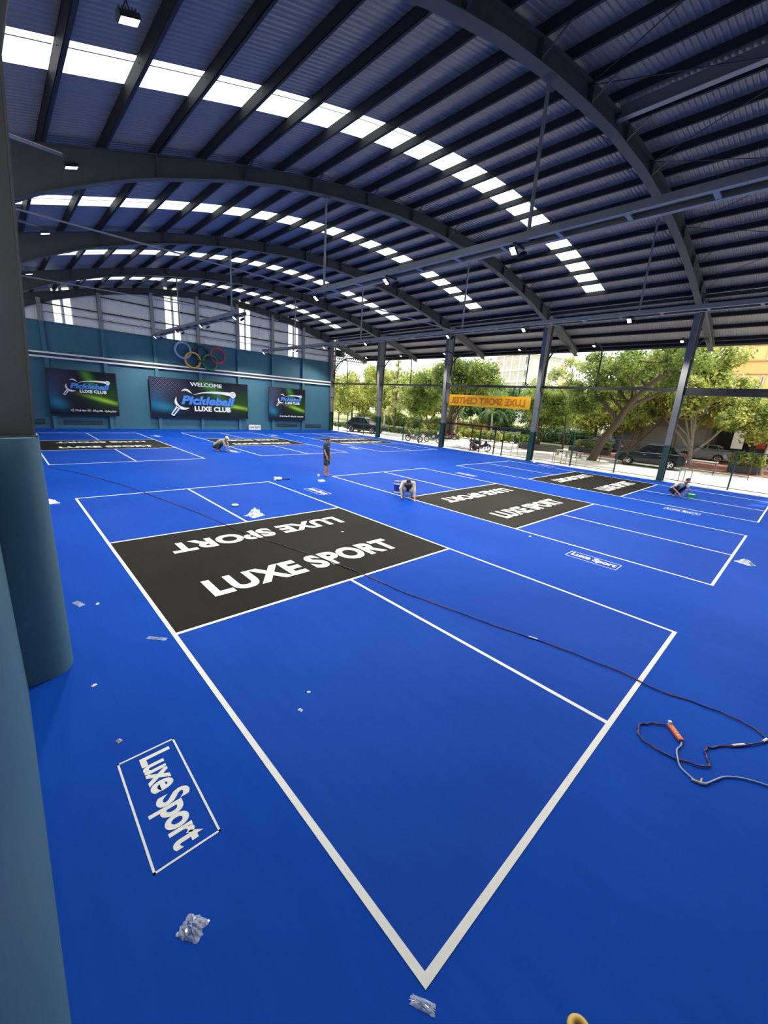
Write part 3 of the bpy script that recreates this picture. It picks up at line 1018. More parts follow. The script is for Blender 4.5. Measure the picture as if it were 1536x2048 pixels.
def poster(x0, x1, z0, z1, lab, lx, lz, sc, welcome=False, addr=False):
    """lx, lz: world spot of the racket handle's left end / logo top; sc: metres per logo unit"""
    yb = 36.30
    g = empty('poster', ((x0+x1)/2, yb, z0), lab, 'poster', 'club posters on the end wall')
    MB().bx(x0, x1, yb-.01, yb, z0, z1).build('print', PM, g, world=True)
    fr = MB()
    t_ = .035
    fr.bx(x0-t_, x1+t_, yb-.02, yb+.06, z0-t_, z0).bx(x0-t_, x1+t_, yb-.02, yb+.06, z1, z1+t_).bx(x0-t_, x0, yb-.02, yb+.06, z0, z1).bx(x1, x1+t_, yb-.02, yb+.06, z0, z1)
    fr.build('frame', M['dark'], g, world=True)
    for q in range(3):
        xx = x0 + (x1-x0)*(.1+.4*q)
        MB().bx(xx-.03, xx+.03, yb, 36.62, z0+.25, z0+.31).build('wall_bracket', M['dark'], g, world=True)
    def P(px, py):
        py = py - .05*(px-315)
        return (lx + (px-315)*sc, lz - (py-262)*sc*1.02)
    def shape(pts, name, mt, d=.02):
        MB().prism([P(*p) for p in pts], 'y', yb-.01-d, yb-.009).build(name, mt, g, world=True)
    def arcpts(pts, wd):
        c = smooth_path([(a, b_, 0) for a, b_ in pts], 5)
        up, dn = [], []
        n = len(c)
        for i, q in enumerate(c):
            t__ = (c[min(i+1, n-1)]-c[max(i-1, 0)]).normalized()
            w2 = np.interp(i/(n-1), [j/(len(wd)-1) for j in range(len(wd))], wd)/2
            nn = Vector((-t__.y, t__.x, 0))
            up.append(((q+nn*w2).x, (q+nn*w2).y)); dn.append(((q-nn*w2).x, (q-nn*w2).y))
        return up + dn[::-1]
    shape(arcpts([(468, 292), (520, 272), (565, 290), (610, 325)], [4, 26, 26, 2]), 'racket_arc', PW)
    shape(arcpts([(398, 370), (385, 430), (415, 490), (465, 520), (515, 528), (565, 517)], [2, 30, 34, 40, 26, 2]), 'racket_arc', PW)
    shape([(400, 480), (440, 520), (352, 625), (315, 600)], 'racket_handle', PW)
    shape([(402, 515), (412, 528), (350, 605), (334, 594)], 'racket_grip', PBD, .03)
    shape(arcpts([(625, 340), (760, 312), (900, 306), (1040, 314), (1165, 330)], [2, 16, 26, 36, 52]), 'ball_trail', PW)
    cx, cz = P(1203, 337)
    bb = MB().cyl((cx, yb-.045, cz), (cx, yb-.01, cz), 46*sc, 20)
    ball = bb.build('ball', PW, g, world=True)
    hb = MB()
    for q in range(6):
        a = q*PI/3
        hb.cyl((cx+25*sc*math.cos(a), yb-.05, cz+25*sc*math.sin(a)), (cx+25*sc*math.cos(a), yb-.044, cz+25*sc*math.sin(a)), 7*sc, 8)
    hb.cyl((cx, yb-.05, cz), (cx, yb-.044, cz), 7*sc, 8)
    hb.build('ball_hole', PBD, g, world=True)
    def txt(s_, px0, py0, px1, py1, name, mt, bold, shear=0, d=.02, off=0):
        a = P(px0, py0); c = P(px1, py1)
        wd = (px1-px0)*sc
        ht = (py1-py0)*sc*1.02
        t2 = text_mb(s_, wd, ht, d, bold, shear, spacing=1.02)
        T = Matrix(((1, 0, 0, a[0]), (0, 0, -1, yb-.011-off), (0, 1, 0, a[1]-ht), (0, 0, 0, 1)))
        xf(t2, T)
        tag(t2.build(name, mt, g, world=True), 'lettering ' + s_ if len(s_) < 20 else 'small white address lettering')
    txt('Pickleball', 452, 342, 1240, 472, 'lettering_edge', PBD, .075, .25)
    txt('Pickleball', 460, 348, 1232, 466, 'lettering', PB, .045, .25, .03)
    txt('LUXE CLUB', 635, 492, 1165, 565, 'lettering', PW, .045)
    if welcome:
        txt('WELCOME', 590, 168, 1040, 222, 'lettering', PW, .03)
        sb = MB()
    if addr:
        az = z0 + .27
        t2 = text_mb('10 Lý Nam Đế - Đồng Hới - Quảng Bình', (x1-x0)*.62, .21, .02, .02)
        xf(t2, Matrix(((1, 0, 0, x0+(x1-x0)*.34), (0, 0, -1, yb-.011), (0, 1, 0, az-.06), (0, 0, 0, 1))))
        tag(t2.build('lettering', PW, g, world=True), 'small white address lettering')
        xx = x0+(x1-x0)*.30
        MB().tube([(xx+.07*math.cos(a*PI/6), yb-.02, az+.04+.07*math.sin(a*PI/6)) for a in range(12)], .018, 5, closed=True).build('pin_mark', PW, g, world=True)
poster(1.55, 5.60, 1.02, 4.08, 'left poster, green and navy club print with a white address line, nearest the left column', 2.33, 3.48, 2.87/935, addr=True)
poster(7.88, 15.98, 1.06, 4.10, 'large middle poster reading WELCOME over the club logo, below the coloured rings', 9.30, 3.30, 5.55/935, welcome=True)
poster(18.18, 22.2, 1.08, 4.08, 'right poster, smaller club print with an address line, near the open corner', 18.95, 3.48, 2.87/935, addr=True)

sg = empty('wall_sign', (16.7, 36.38, .02), 'small white stencil board reading Luxe Sport leaning on the end wall', 'sign')
MB().bx(-.60, .60, 0, .02, .0, .46).build('board', mat('board_white', (.8, .82, .82), .6), sg)
t2 = text_mb('Luxe Sport', 1.0, .34, .006, .01, spacing=.95)
xf(t2, Matrix(((1, 0, 0, -.5), (0, 0, -1, 0), (0, 1, 0, .06), (0, 0, 0, 1))))
t2.build('lettering', M['dark'], sg)

# coloured rings
for nm, x, z, col, lab in (('blue', 10.55, 6.38, (.30, .42, .62), 'pale blue ring still wrapped in film, upper left of the five rings'),
                           ('black', 11.98, 6.30, (.012, .012, .014), 'black ring, upper middle of the five rings'),
                           ('red', 13.38, 6.28, (.50, .015, .06), 'red ring, upper right of the five rings'),
                           ('yellow', 11.28, 5.70, (.72, .40, .04), 'yellow ring, lower left of the five rings'),
                           ('green', 12.70, 5.68, (.01, .22, .06), 'green ring, lower right of the five rings')):
    yy = 36.34 if z > 6 else 36.30
    g = empty('wall_ring', (x, yy, z), lab, 'ring', 'five interlocked rings on the end wall')
    mr = mat(nm+'_gloss', col, .25, coat=.5)
    MB().tube([(.60*math.cos(a*PI/18), .045*math.cos(a*PI/18*2+.6), .60*math.sin(a*PI/18)) for a in range(36)], .088, 10, closed=True).build('ring', mr, g, smooth=True)
    MB().bx(-.03, .03, .0, .3, -.02+.56, .04+.56).build('wall_bracket', M['steel'], g)

# ================================================================== THINGS LYING ON THE FLOOR
CAB = [(-.12, 19.22), (.53, 17.78), (1.05, 16.17), (1.5, 14.64), (1.85, 12.84), (2.2, 11.02), (2.42, 9.72), (2.6, 8.15), (2.92, 6.88), (3.20, 5.77), (3.40, 4.69), (3.5, 3.62), (3.69, 2.68), (3.86, 1.86), (4.0, 1.35), (4.1, .83), (4.18, .19), (4.17, -.18), (4.29, -.59), (4.32, -.88), (4.3, -1.04), (4.26, -1.13), (4.18, -1.18), (4.08, -1.14), (3.85, -1.0), (3.6, -.81), (3.52, -.765), (3.44, -.76), (3.36, -.79), (3.29, -.82), (3.23, -.81), (3.18, -.75), (3.1, -.58), (3.08, -.42), (3.10, -.29), (3.20, -.22), (3.34, -.21), (3.46, -.29), (3.55, -.40)]
def zc(x, y, i): return .013 + .003*math.sin(i*1.7)
g = empty('extension_cord', (3.5, 3.6, 0), 'long dark red extension cord snaking from the left column across the nearest court', 'cord')
path = smooth_path([(x, y, zc(x, y, i)) for i, (x, y) in enumerate(CAB)], 8)
path = [p + Vector((.006*math.sin(i*.9), .006*math.cos(i*.7), 0)) for i, p in enumerate(path)]
cordm = mat('cord_dark_red', lin((96, 34, 52)), .5)
MB().tube(path, .0075, 6).build('cord', cordm, g, smooth=True, world=True)
tw = [p + Vector((.007*math.sin(i*1.1), .007*math.cos(i*1.1), .004)) for i, p in enumerate(path[::2])]
MB().tube(tw, .006, 5).build('twisted_cord', mat('cord_dark_blue', lin((40, 30, 80)), .5), g, smooth=True, world=True)
wt = mat('white_tape', (.8, .8, .8), .5)
for a, c in (((3.78, -.94), (3.90, -1.025)), ((4.12, -1.155), (4.20, -1.18)), ((3.985, 1.44), (4.02, 1.32))):
    MB().tube([(a[0], a[1], .014), (c[0], c[1], .014)], .014, 8).build('white_tape', wt, g, world=True)
g2 = empty('grey_cord', (3.1, -.8, 0), 'pale grey power cord from the orange strip to the right edge', 'cord')
GC = [(3.40, -.57), (3.33, -.575), (3.24, -.56), (3.1, -.59), (3.02, -.63), (2.97, -.70), (2.94, -.78), (2.97, -.83), (3.13, -.90), (3.23, -.95), (3.33, -1.05), (3.39, -1.15), (3.43, -1.24), (3.5, -1.4), (3.55, -1.7)]
MB().tube(smooth_path([(x, y, .013+(.016 if i == 3 else 0)) for i, (x, y) in enumerate(GC)], 6), .008, 7).build('cord', mat('cord_grey', lin((150, 160, 185)), .5), g2, smooth=True, world=True)
MB().tube([(2.93, -.735, .014), (2.945, -.79, .016), (2.98, -.84, .014)], .012, 7).tube([(2.95, -.80, .02), (3.0, -.80, .03)], .007, 6).build('joint', mat('joint_yellow', lin((190, 185, 150)), .6), g2, world=True)
a, c = Vector((3.58, -.42, 0)), Vector((3.405, -.565, 0))
d = c-a
g3 = empty('power_strip', (a+c)/2, 'orange power strip with a row of sockets and a white plug', 'power strip', rz=math.atan2(d.y, d.x))
om = mat('orange_plastic', lin((205, 92, 48)), .4)
MB().bx(-.115, .115, -.028, .028, .006, .040).build('body', om, g3, bevel=.01)
for q in range(4):
    s5 = MB().cyl((-.075+q*.045, 0, .040), (-.075+q*.045, 0, .043), .017, 14).build('socket', mat('socket_cream', lin((225, 170, 90)), .5), g3)
    MB().bx(-.079+q*.045, -.077+q*.045, -.008, .008, .0425, .0445).bx(-.071+q*.045, -.069+q*.045, -.008, .008, .0425, .0445).build('slot', M['dark'], s5)
MB().bx(-.125, -.095, -.014, .014, .040, .068).cyl((-.11, 0, .05), (-.15, .01, .035), .01, 8).build('plug', wt, g3, bevel=.004)

plast = bpy.data.materials.new('clear_film')
plast.use_nodes = True
pp = plast.node_tree.nodes['Principled BSDF']
pp.inputs['Base Color'].default_value = (.62, .68, .76, 1); pp.inputs['Roughness'].default_value = .18
pp.inputs['Alpha'].default_value = .5; pp.inputs['Specular IOR Level'].default_value = .9
def crumple(name, x, y, sx, sy, sz, rz, lab, seed, material, cat='litter', n=12):
    rg = np.random.default_rng(seed)
    b = MB()
    N_ = n
    for i in range(N_+1):
        for j in range(N_+1):
            u, v = i/N_*2-1, j/N_*2-1
            h = max(0, (1-abs(u)**2.2)*(1-abs(v)**2.2))
            b.v.append(((u + rg.normal()*.07)*sx/2, (v + rg.normal()*.07)*sy/2, .004 + sz*h*(.35+.65*rg.random())))
    for i in range(N_):
        for j in range(N_):
            a = i*(N_+1)+j
            b.f.append((a, a+1, a+N_+2)); b.f.append((a, a+N_+2, a+N_+1))
    o = b.build(name, material)
    o.location = (x, y, 0); o.rotation_euler = (0, 0, rz)
    tag(o, lab, cat)
    return o
crumple('plastic_scrap', -.88, 1.14, .12, .15, .045, .6, 'crumpled clear plastic scrap on the blue floor at the bottom left', 1, plast)
crumple('plastic_scrap', -.055, -.03, .05, .14, .015, .5, 'clear plastic tape scrap at the tip of the nearest white corner', 2, plast)
crumple('plastic_scrap', 3.52, 9.32, .42, .36, .22, .3, 'white plastic bag lying inside the far half of the nearest court', 3, mat('bag_white', (.62, .66, .70), .35))
crumple('plastic_scrap', 11.61, -.32, .34, .26, .12, 1.1, 'crumpled white plastic at the right edge of the photograph', 4, mat('bag_pale', (.55, .60, .66), .35))
crumple('plastic_scrap', -.62, 13.2, .40, .5, .10, .2, 'white plastic sheet half hidden behind the teal pedestal', 5, mat('sheet_pale', (.60, .66, .70), .4))
crumple('plastic_scrap', -.18, 4.58, .06, .26, .02, .75, 'thin curled strip of clear film left of the charcoal band', 6, plast)
crumple('plastic_scrap', -.81, 6.22, .08, .22, .02, .3, 'small curl of film near the pedestal foot', 7, plast)
crumple('plastic_scrap', -.91, 3.01, .04, .05, .015, .3, 'tiny pinkish scrap above the bottom left floor logo', 8, mat('scrap_pink', (.45, .35, .4), .5))
bits = mat('paper_white', (.72, .76, .82), .5)
for (x, y, s_, lab) in ((.82, 2.47, .04, 'tiny white paper bit inside the nearest court, upper'), (.60, 2.29, .05, 'tiny white flake inside the nearest court, lower'), (-.6, 6.07, .06, 'small white flake beside the curl of film'),
                        (8.78, 3.89, .07, 'tiny white scrap beside the middle court sideline'), (4.7, 6.9, .07, 'white dot of paper on the charcoal band of the nearest court'),
                        (17.9, 6.16, .17, 'small white scrap between the middle and right near courts'), (25.3, 12.1, .25, 'crumpled white paper under the gate beam by the fence'),
                        (-.95, 4.02, .05, 'white flake at the foot of the nearest pedestal')):
    crumple('paper_scrap', x, y, s_, s_*.7, s_*.35, x*3, lab, int(x*7+90), bits, n=5)
# roll of tape, small can
b = MB()
b.tube([(.07*math.cos(a*PI/10), .07*math.sin(a*PI/10), .03) for a in range(20)], .028, 8, closed=True)
o = b.build('tape_roll', mat('tape_cream', (.62, .62, .55), .5), smooth=True)
o.location = (3.48, 10.53, 0); tag(o, 'roll of masking tape lying inside the nearest court beyond the plastic bag', 'tape roll')
b = MB()
b.tube([(.045*math.cos(a*PI/10), .045*math.sin(a*PI/10), .022) for a in range(20)], .02, 8, closed=True)
o = b.build('tape_roll', mat('tape_yellow', lin((215, 180, 90)), .5), smooth=True)
o.location = (.50, -.66, 0); tag(o, 'yellow tape roll cut off by the bottom edge of the photograph', 'tape roll')
g = empty('paint_kit', (6.59, 13.53, 0), 'small heap of white cloth and a dark paint brush beyond the nearest court', 'painting kit')
o = MB().sphere((0, 0, .06), (.14, .1, .07), 10, 6).build('cloth', bits, g)
MB().cyl((-.14, .05, 0.0), (-.14, .05, .12), .06, 12).build('cup', wt, g)
MB().tube([(.12, 0, .04), (.32, -.08, .03)], .018, 6).bx(.30, .42, -.12, -.05, .01, .05).build('brush', M['dark'], g)
for (x, y, lab) in ((8.49, 13.54, 'small white cup on the floor, left of the standing man\'s feet'), (7.97, 12.57, 'white paint tray on the floor in front of the standing man')):
    g = empty('paint_cup' if x > 8.2 else 'paint_tray', (x, y, 0), lab, 'paint container')
    if x > 8.2:
        b = MB().cyl((0, 0, 0), (0, 0, .09), .035, 12, .045)
        b.build('cup', wt, g); MB().tube([(.047*math.cos(a*PI/8), .047*math.sin(a*PI/8), .09) for a in range(16)], .005, 5, closed=True).build('rim', wt, g)
    else:
        MB().bx(-.13, .13, -.09, .09, 0, .015).bx(-.13, .13, -.09, -.08, .015, .06).bx(-.13, .13, .08, .09, .015, .06).bx(-.13, -.12, -.09, .09, .015, .06).bx(.12, .13, -.09, .09, .015, .06).build('tray', wt, g)
        MB().bx(-.11, .11, -.07, .07, .015, .03).build('paint', PW, g)
# bucket beside the kneeling man, green tray beside the squatting man
g = empty('paint_bucket', (9.42, 9.62, 0), 'blue and white paint bucket behind the kneeling man', 'bucket')
bkm = mat('bucket_blue', lin((22, 40, 130)), .35)
MB().cyl((0, 0, 0), (0, 0, .40), .14, 20, .165).build('pail', mat('bucket_white', (.62, .66, .75), .4), g, smooth=False)
MB().cyl((0, 0, .06), (0, 0, .32), .1455, 20, .162).build('label_band', bkm, g)
MB().cyl((0, 0, .40), (0, 0, .43), .175, 20).build('lid', bkm, g)
MB().tube([(.17*math.cos(a*PI/10), .0, .36+.10*math.sin(a*PI/10)) for a in range(11)], .006, 5).build('handle', M['steel_l'], g)
g = empty('green_tray', (21.46, 2.5, 0), 'small green tray with white rim beside the squatting man', 'tray')
gm = mat('green_plastic', lin((30, 165, 80)), .4)
MB().bx(-.2, .2, -.14, .14, 0, .02).bx(-.2, .2, -.14, -.125, .02, .15).bx(-.2, .2, .125, .14, .02, .15).bx(-.2, -.185, -.14, .14, .02, .15).bx(.185, .2, -.14, .14, .02, .15).build('tray', gm, g)
MB().bx(-.18, .18, -.12, .12, .10, .125).build('paint', wt, g)

# ================================================================== PEOPLE
def vox(o, s_, it=2):
    r = o.modifiers.new('remesh', 'REMESH'); r.mode = 'VOXEL'; r.voxel_size = s_; r.use_smooth_shade = True
    if it:
        q = o.modifiers.new('smooth', 'SMOOTH'); q.iterations = it; q.factor = .5
    return o

def hand(b, wr, fd, nrm, curl, side):
    """palm, four fingers and a thumb; fd = finger direction, nrm = back of the hand"""
    f = Vector(fd).normalized(); n = Vector(nrm).normalized()
    n = (n - f*n.dot(f)).normalized()
    s_ = f.cross(n).normalized()*side
    wr = Vector(wr)
    b.cone(wr, wr+f*.03, .026, .027, 8)
    Rm = Matrix((f, s_, n)).transposed()
    b.sphere(wr+f*.065, (.045, .042, .016), 10, 8, Rm)
    for q, (off, L) in enumerate(((-.030, .066), (-.010, .076), (.010, .071), (.029, .056))):
        p = wr + f*.095 + s_*off
        a1 = curl*.5
        d1 = (f*math.cos(a1) - n*math.sin(a1))
        a2 = curl*1.2
        d2 = (f*math.cos(a2) - n*math.sin(a2))
        p2 = p + d1*L*.55
        b.cone(p-f*.015, p2, .0095, .009, 7)
        b.cone(p2, p2+d2*L*.5, .009, .0075, 7)
    t0 = wr + f*.03 - s_*.032
    t1 = t0 + (f*.6 - s_*.7 - n*.3).normalized()*.04
    b.cone(t0, t1, .012, .0105, 7)
    b.cone(t1, t1 + (f*.9 - s_*.2 - n*.4).normalized()*.03, .0105, .0085, 7)

def head(b, c, look, up):
    """skull, face, ears; returns the axes"""
    f = Vector(look).normalized(); u = Vector(up)
    u = (u - f*u.dot(f)).normalized(); s_ = u.cross(f)
    Rm = Matrix((f, s_, u)).transposed()
    c = Vector(c)
    b.sphere(c+u*.02 - f*.008, (.098, .076, .105), 16, 12, Rm)
    b.sphere(c - u*.05 + f*.022, (.068, .056, .062), 12, 8, Rm)
    b.cone(c - u*.095 + f*.055, c - u*.09 + f*.06, .022, .022, 8)
    b.cone(c + u*.012 + f*.086, c - u*.020 + f*.100, .010, .013, 8)
    b.cone(c + u*.032 + f*.082 + s_*.032, c + u*.032 + f*.082 - s_*.032, .014, .014, 8)
    b.cone(c - u*.055 + f*.080 + s_*.018, c - u*.055 + f*.080 - s_*.018, .010, .010, 7)
    for q in (1, -1):
        b.sphere(c + s_*.078*q - u*.005, (.018, .009, .030), 8, 6, Rm)
        b.sphere(c + s_*.04*q - u*.02 + f*.058, (.026, .022, .022), 8, 6, Rm)
    return c, f, s_, u, Rm

def person(loc, rz, J, lab, shirt, trousers, sleeve, leg, cap=None, vest=None, name='person'):
    V = {k_: Vector(v) for k_, v in J.items() if hasattr(v, '__len__')}
    b = MB()
    up = V['che'] - V['pel']
    un = up.normalized()
    lat = (V['sL'] - V['sR']).normalized()
    fw = lat.cross(un).normalized()
    # trunk
    RT = Matrix((fw, lat, un)).transposed()
    b.sphere(V['pel'], (.11, .15, .13), 14, 10, RT)
    b.cone(V['pel'] + un*.03, V['che'] - un*.05, .12, .13, 12)
    b.sphere(V['che'], (.115, .165, .15), 14, 10, RT)
    mid = (V['sL']+V['sR'])/2
    b.cone(V['sR'], V['sL'], .055, .055, 10)
    b.cone(mid - un*.02, V['nk'], .065, .052, 10)
    c, f, s_, u, Rm = head(b, V['head'], J['look'], J.get('hup', (0, 0, 1)))
    b.cone(V['nk'], V['head'] - u*.06 - f*.02, .052, .050, 10)
    for q in 'LR':
        b.cone(V['s'+q], V['e'+q], .048, .038, 10)
        b.cone(V['e'+q], V['w'+q], .037, .026, 10)
        fd = J.get('f'+q, tuple(V['w'+q]-V['e'+q]))
        hand(b, V['w'+q], fd, J.get('n'+q, (0, 0, 1)), J.get('curl'+q, .6), 1 if q == 'L' else -1)
        b.cone(V['h'+q], V['k'+q], .082, .056, 12)
        b.cone(V['k'+q], V['k'+q]*.55+V['a'+q]*.45, .054, .053, 10)
        b.cone(V['k'+q]*.55+V['a'+q]*.45, V['a'+q], .053, .036, 10)
        b.cone(V['a'+q], V['a'+q]*.7+V['t'+q]*.3, .036, .034, 8)
        heel = V['a'+q] - (V['t'+q]-V['a'+q]).normalized()*.03
        heel.z = max(.028, V['a'+q].z-.045)
        b.cone(heel, V['t'+q], .030, .024, 8)
        side = lat*.016
        b.cone(V['t'+q]+side, V['t'+q]-side, .020, .020, 7)
    o = b.build(name, M['skin'])
    vox(o, .011)
    o.location = loc; o.rotation_euler = (0, 0, rz)
    tag(o, lab, 'person')
    # shirt
    b = MB()
    b.sphere(V['pel']+un*.05, (.128, .165, .13), 14, 10, RT)
    b.cone(V['pel'] + un*.03, V['che'] - un*.05, .138, .148, 14)
    b.sphere(V['che'], (.132, .182, .162), 14, 10, RT)
    b.cone(V['sR'], V['sL'], .070, .070, 10)
    b.tube([V['nk']-un*.10, V['nk']-un*.012], .07, 12, radii=[.085, .060])
    for q in 'LR':
        if sleeve == 'long':
            b.cone(V['s'+q], V['e'+q], .066, .052, 10)
            d = V['w'+q]-V['e'+q]
            b.tube([V['e'+q]-d*.1, V['e'+q]+d*.95], 0, 12, radii=[.052, .038])
            b.sphere(V['e'+q], .052, 10, 8)
        else:
            d = V['e'+q]-V['s'+q]
            b.sphere(V['s'+q], .068, 10, 8)
            b.tube([V['s'+q], V['s'+q]+d*.72], 0, 12, radii=[.068, .066])
    vox(b.build('shirt', shirt, o), .014)
    if vest:
        b = MB()
        b.sphere(V['che'], (.142, .17, .15), 14, 10, RT)
        b.cone(V['pel'] + un*.08, V['che'] - un*.03, .145, .155, 14)
        vox(b.build('vest', vest, o), .016)
    b = MB()
    b.sphere(V['pel']-un*.01, (.128, .165, .12), 14, 10, RT)
    for q in 'LR':
        b.cone(V['h'+q], V['h'+q]*.3+V['k'+q]*.7, .100, .085, 12)
        if leg == 'short':
            d = V['k'+q]-V['h'+q]
            b.tube([V['h'+q], V['h'+q]+d*.97], 0, 14, radii=[.10, .098])
        else:
            b.cone(V['h'+q], V['k'+q], .100, .076, 12)
            d = V['a'+q]-V['k'+q]
            b.sphere(V['k'+q], .076, 10, 8)
            b.tube([V['k'+q], V['k'+q]+d*.93], 0, 14, radii=[.076, .062])
    vox(b.build('shorts' if leg == 'short' else 'trousers', trousers, o), .014)
    # hair or cap
    b = MB()
    b.sphere(c+u*.032 - f*.020, (.100, .084, .104), 14, 10, Rm)
    b.sphere(c+u*.010 - f*.045, (.072, .080, .085), 12, 8, Rm)
    vox(b.build('hair', M['hair'], o), .012)
    if cap:
        b = MB()
        b.sphere(c+u*.045 - f*.012, (.108, .092, .098), 14, 10, Rm)
        b.sphere(c+u*.055 + f*.10, (.07, .07, .010), 12, 6, Rm)
        vox(b.build('cap', cap, o), .012)
    for q in (1, -1):
        MB().sphere(c + u*.010 + f*.079 + s_*q*.031, (.010, .012, .008), 8, 6, Rm).build('eye', M['hair'], o, smooth=True)
    return o

def squat(reach=.42, lean=.30):
    return dict(pel=(-.20, 0, .26), che=(lean*.45, 0, .56), nk=(lean*.95, 0, .69), head=(lean*.95+.10, 0, .79), look=(.80, 0, -.62), hup=(.5, 0, .8),
                sL=(lean*.72, .18, .645), sR=(lean*.72, -.18, .645), hL=(-.18, .09, .25), hR=(-.18, -.09, .25),
                kL=(.20, .20, .46), kR=(.20, -.20, .46), aL=(-.05, .15, .085), aR=(-.05, -.15, .085), tL=(.12, .18, .024), tR=(.12, -.18, .024),
                eL=(lean*.72+.14, .22, .40), eR=(lean*.72+.14, -.20, .40), wL=(reach, .13, .15), wR=(reach, -.11, .13))
fl_sh = mat('patterned_shorts', (.02, .02, .022), .8)
n_ = fl_sh.node_tree.nodes; l_ = fl_sh.node_tree.links
vo = n_.new('ShaderNodeTexVoronoi'); vo.inputs['Scale'].default_value = 16
cr = n_.new('ShaderNodeValToRGB'); cr.color_ramp.interpolation = 'CONSTANT'
cr.color_ramp.elements[0].position = 0; cr.color_ramp.elements[0].color = (.15, .22, .16, 1)
cr.color_ramp.elements[1].position = .32; cr.color_ramp.elements[1].color = (.014, .016, .016, 1)
tcn = n_.new('ShaderNodeTexCoord'); l_.new(tcn.outputs['Object'], vo.inputs['Vector'])
l_.new(vo.outputs['Distance'], cr.inputs[0]); l_.new(cr.outputs[0], n_['Principled BSDF'].inputs['Base Color'])
stand = dict(pel=(0, 0, .90), che=(-.01, 0, 1.22), nk=(.01, 0, 1.42), head=(.06, -.01, 1.535), look=(.85, -.10, -.52), hup=(.4, 0, .9),
             sL=(-.01, .18, 1.36), sR=(-.01, -.18, 1.36), hL=(0, .09, .86), hR=(0, -.09, .86), kL=(.03, .10, .47), kR=(.02, -.10, .47),
             aL=(-.02, .11, .085), aR=(-.03, -.10, .085), tL=(.15, .14, .024), tR=(.15, -.12, .024),
             eL=(-.01, .245, 1.10), eR=(.0, -.245, 1.10), wL=(.09, .235, .86), wR=(.10, -.235, .86), nL=(0, 1, 0), nR=(0, -1, 0), curlL=.9, curlR=.9)
pz = person((8.93, 13.60, .0), R(-58), stand, 'barefoot man standing in a black shirt and dark patterned shorts, looking down', M['black_cloth'], fl_sh, 'short', 'short')
MB().bx(.118, .126, -.085, -.055, 1.29, 1.31).build('chest_mark', PW, pz)
kn = squat(.46, .40)
kn.update(che=(.10, 0, .52), nk=(.30, 0, .60), head=(.42, 0, .63), look=(.55, 0, -.84), hup=(.84, 0, .5),
          sL=(.24, .19, .58), sR=(.24, -.19, .58), eL=(.38, .24, .33), wL=(.44, .25, .055), fL=(.8, .1, -.25), nL=(0, 0, 1), curlL=.15,
          eR=(.38, -.27, .38), wR=(.44, -.20, .12), curlR=1.0, kL=(.18, .17, .30), aL=(-.22, .16, .08), tL=(-.02, .18, .024), kR=(.24, -.16, .36))
pk = person((9.17, 8.87, .0), R(-137), kn, 'man in beige long sleeves crouching on hands, painting the corner of the charcoal band', M['beige'], M['lightcloth'], 'long', 'long', vest=M['brownvest'])
g = empty('paint_brush', (9, 8.9, 0), 'small paint brush in the kneeling man\'s right hand', 'brush')
T = Matrix.Rotation(R(-137), 4, 'Z')
hp = Vector((9.17, 8.87, 0)) + T @ Vector((.50, -.20, .03))
g.location = (hp.x, hp.y, 0)
MB().cyl((0, 0, .05), (.03, .05, .16), .008, 8).build('handle', wt, g)
MB().bx(-.02, .02, -.008, .008, .005, .05).build('bristles', M['dark'], g)
sq = squat(.30, .34)
sq.update(eR=(.10, -.36, .42), wR=(.34, -.22, .20), sR=(.22, -.2, .64), look=(.75, -.25, -.60))
person((20.98, 3.02, .0), R(-122), sq, 'man squatting in a white short-sleeved shirt and black trousers beside a green tray', M['lightcloth'], M['black_cloth'], 'short', 'long')
s2 = squat(.55, .46)
s2.update(head=(.50, 0, .73), nk=(.42, 0, .66), che=(.16, 0, .56))
person((7.72, 22.5, .0), R(-46), s2, 'man in a pale cap and tan shirt crouching beside the middle far court', M['tan'], M['olive'], 'long', 'long', cap=M['cap'])
person((27.0, 18.15, -.02), R(150), squat(.5, .40), 'dark-clothed man crouching outside the gate under the yellow banner', M['olive'], M['black_cloth'], 'short', 'long')

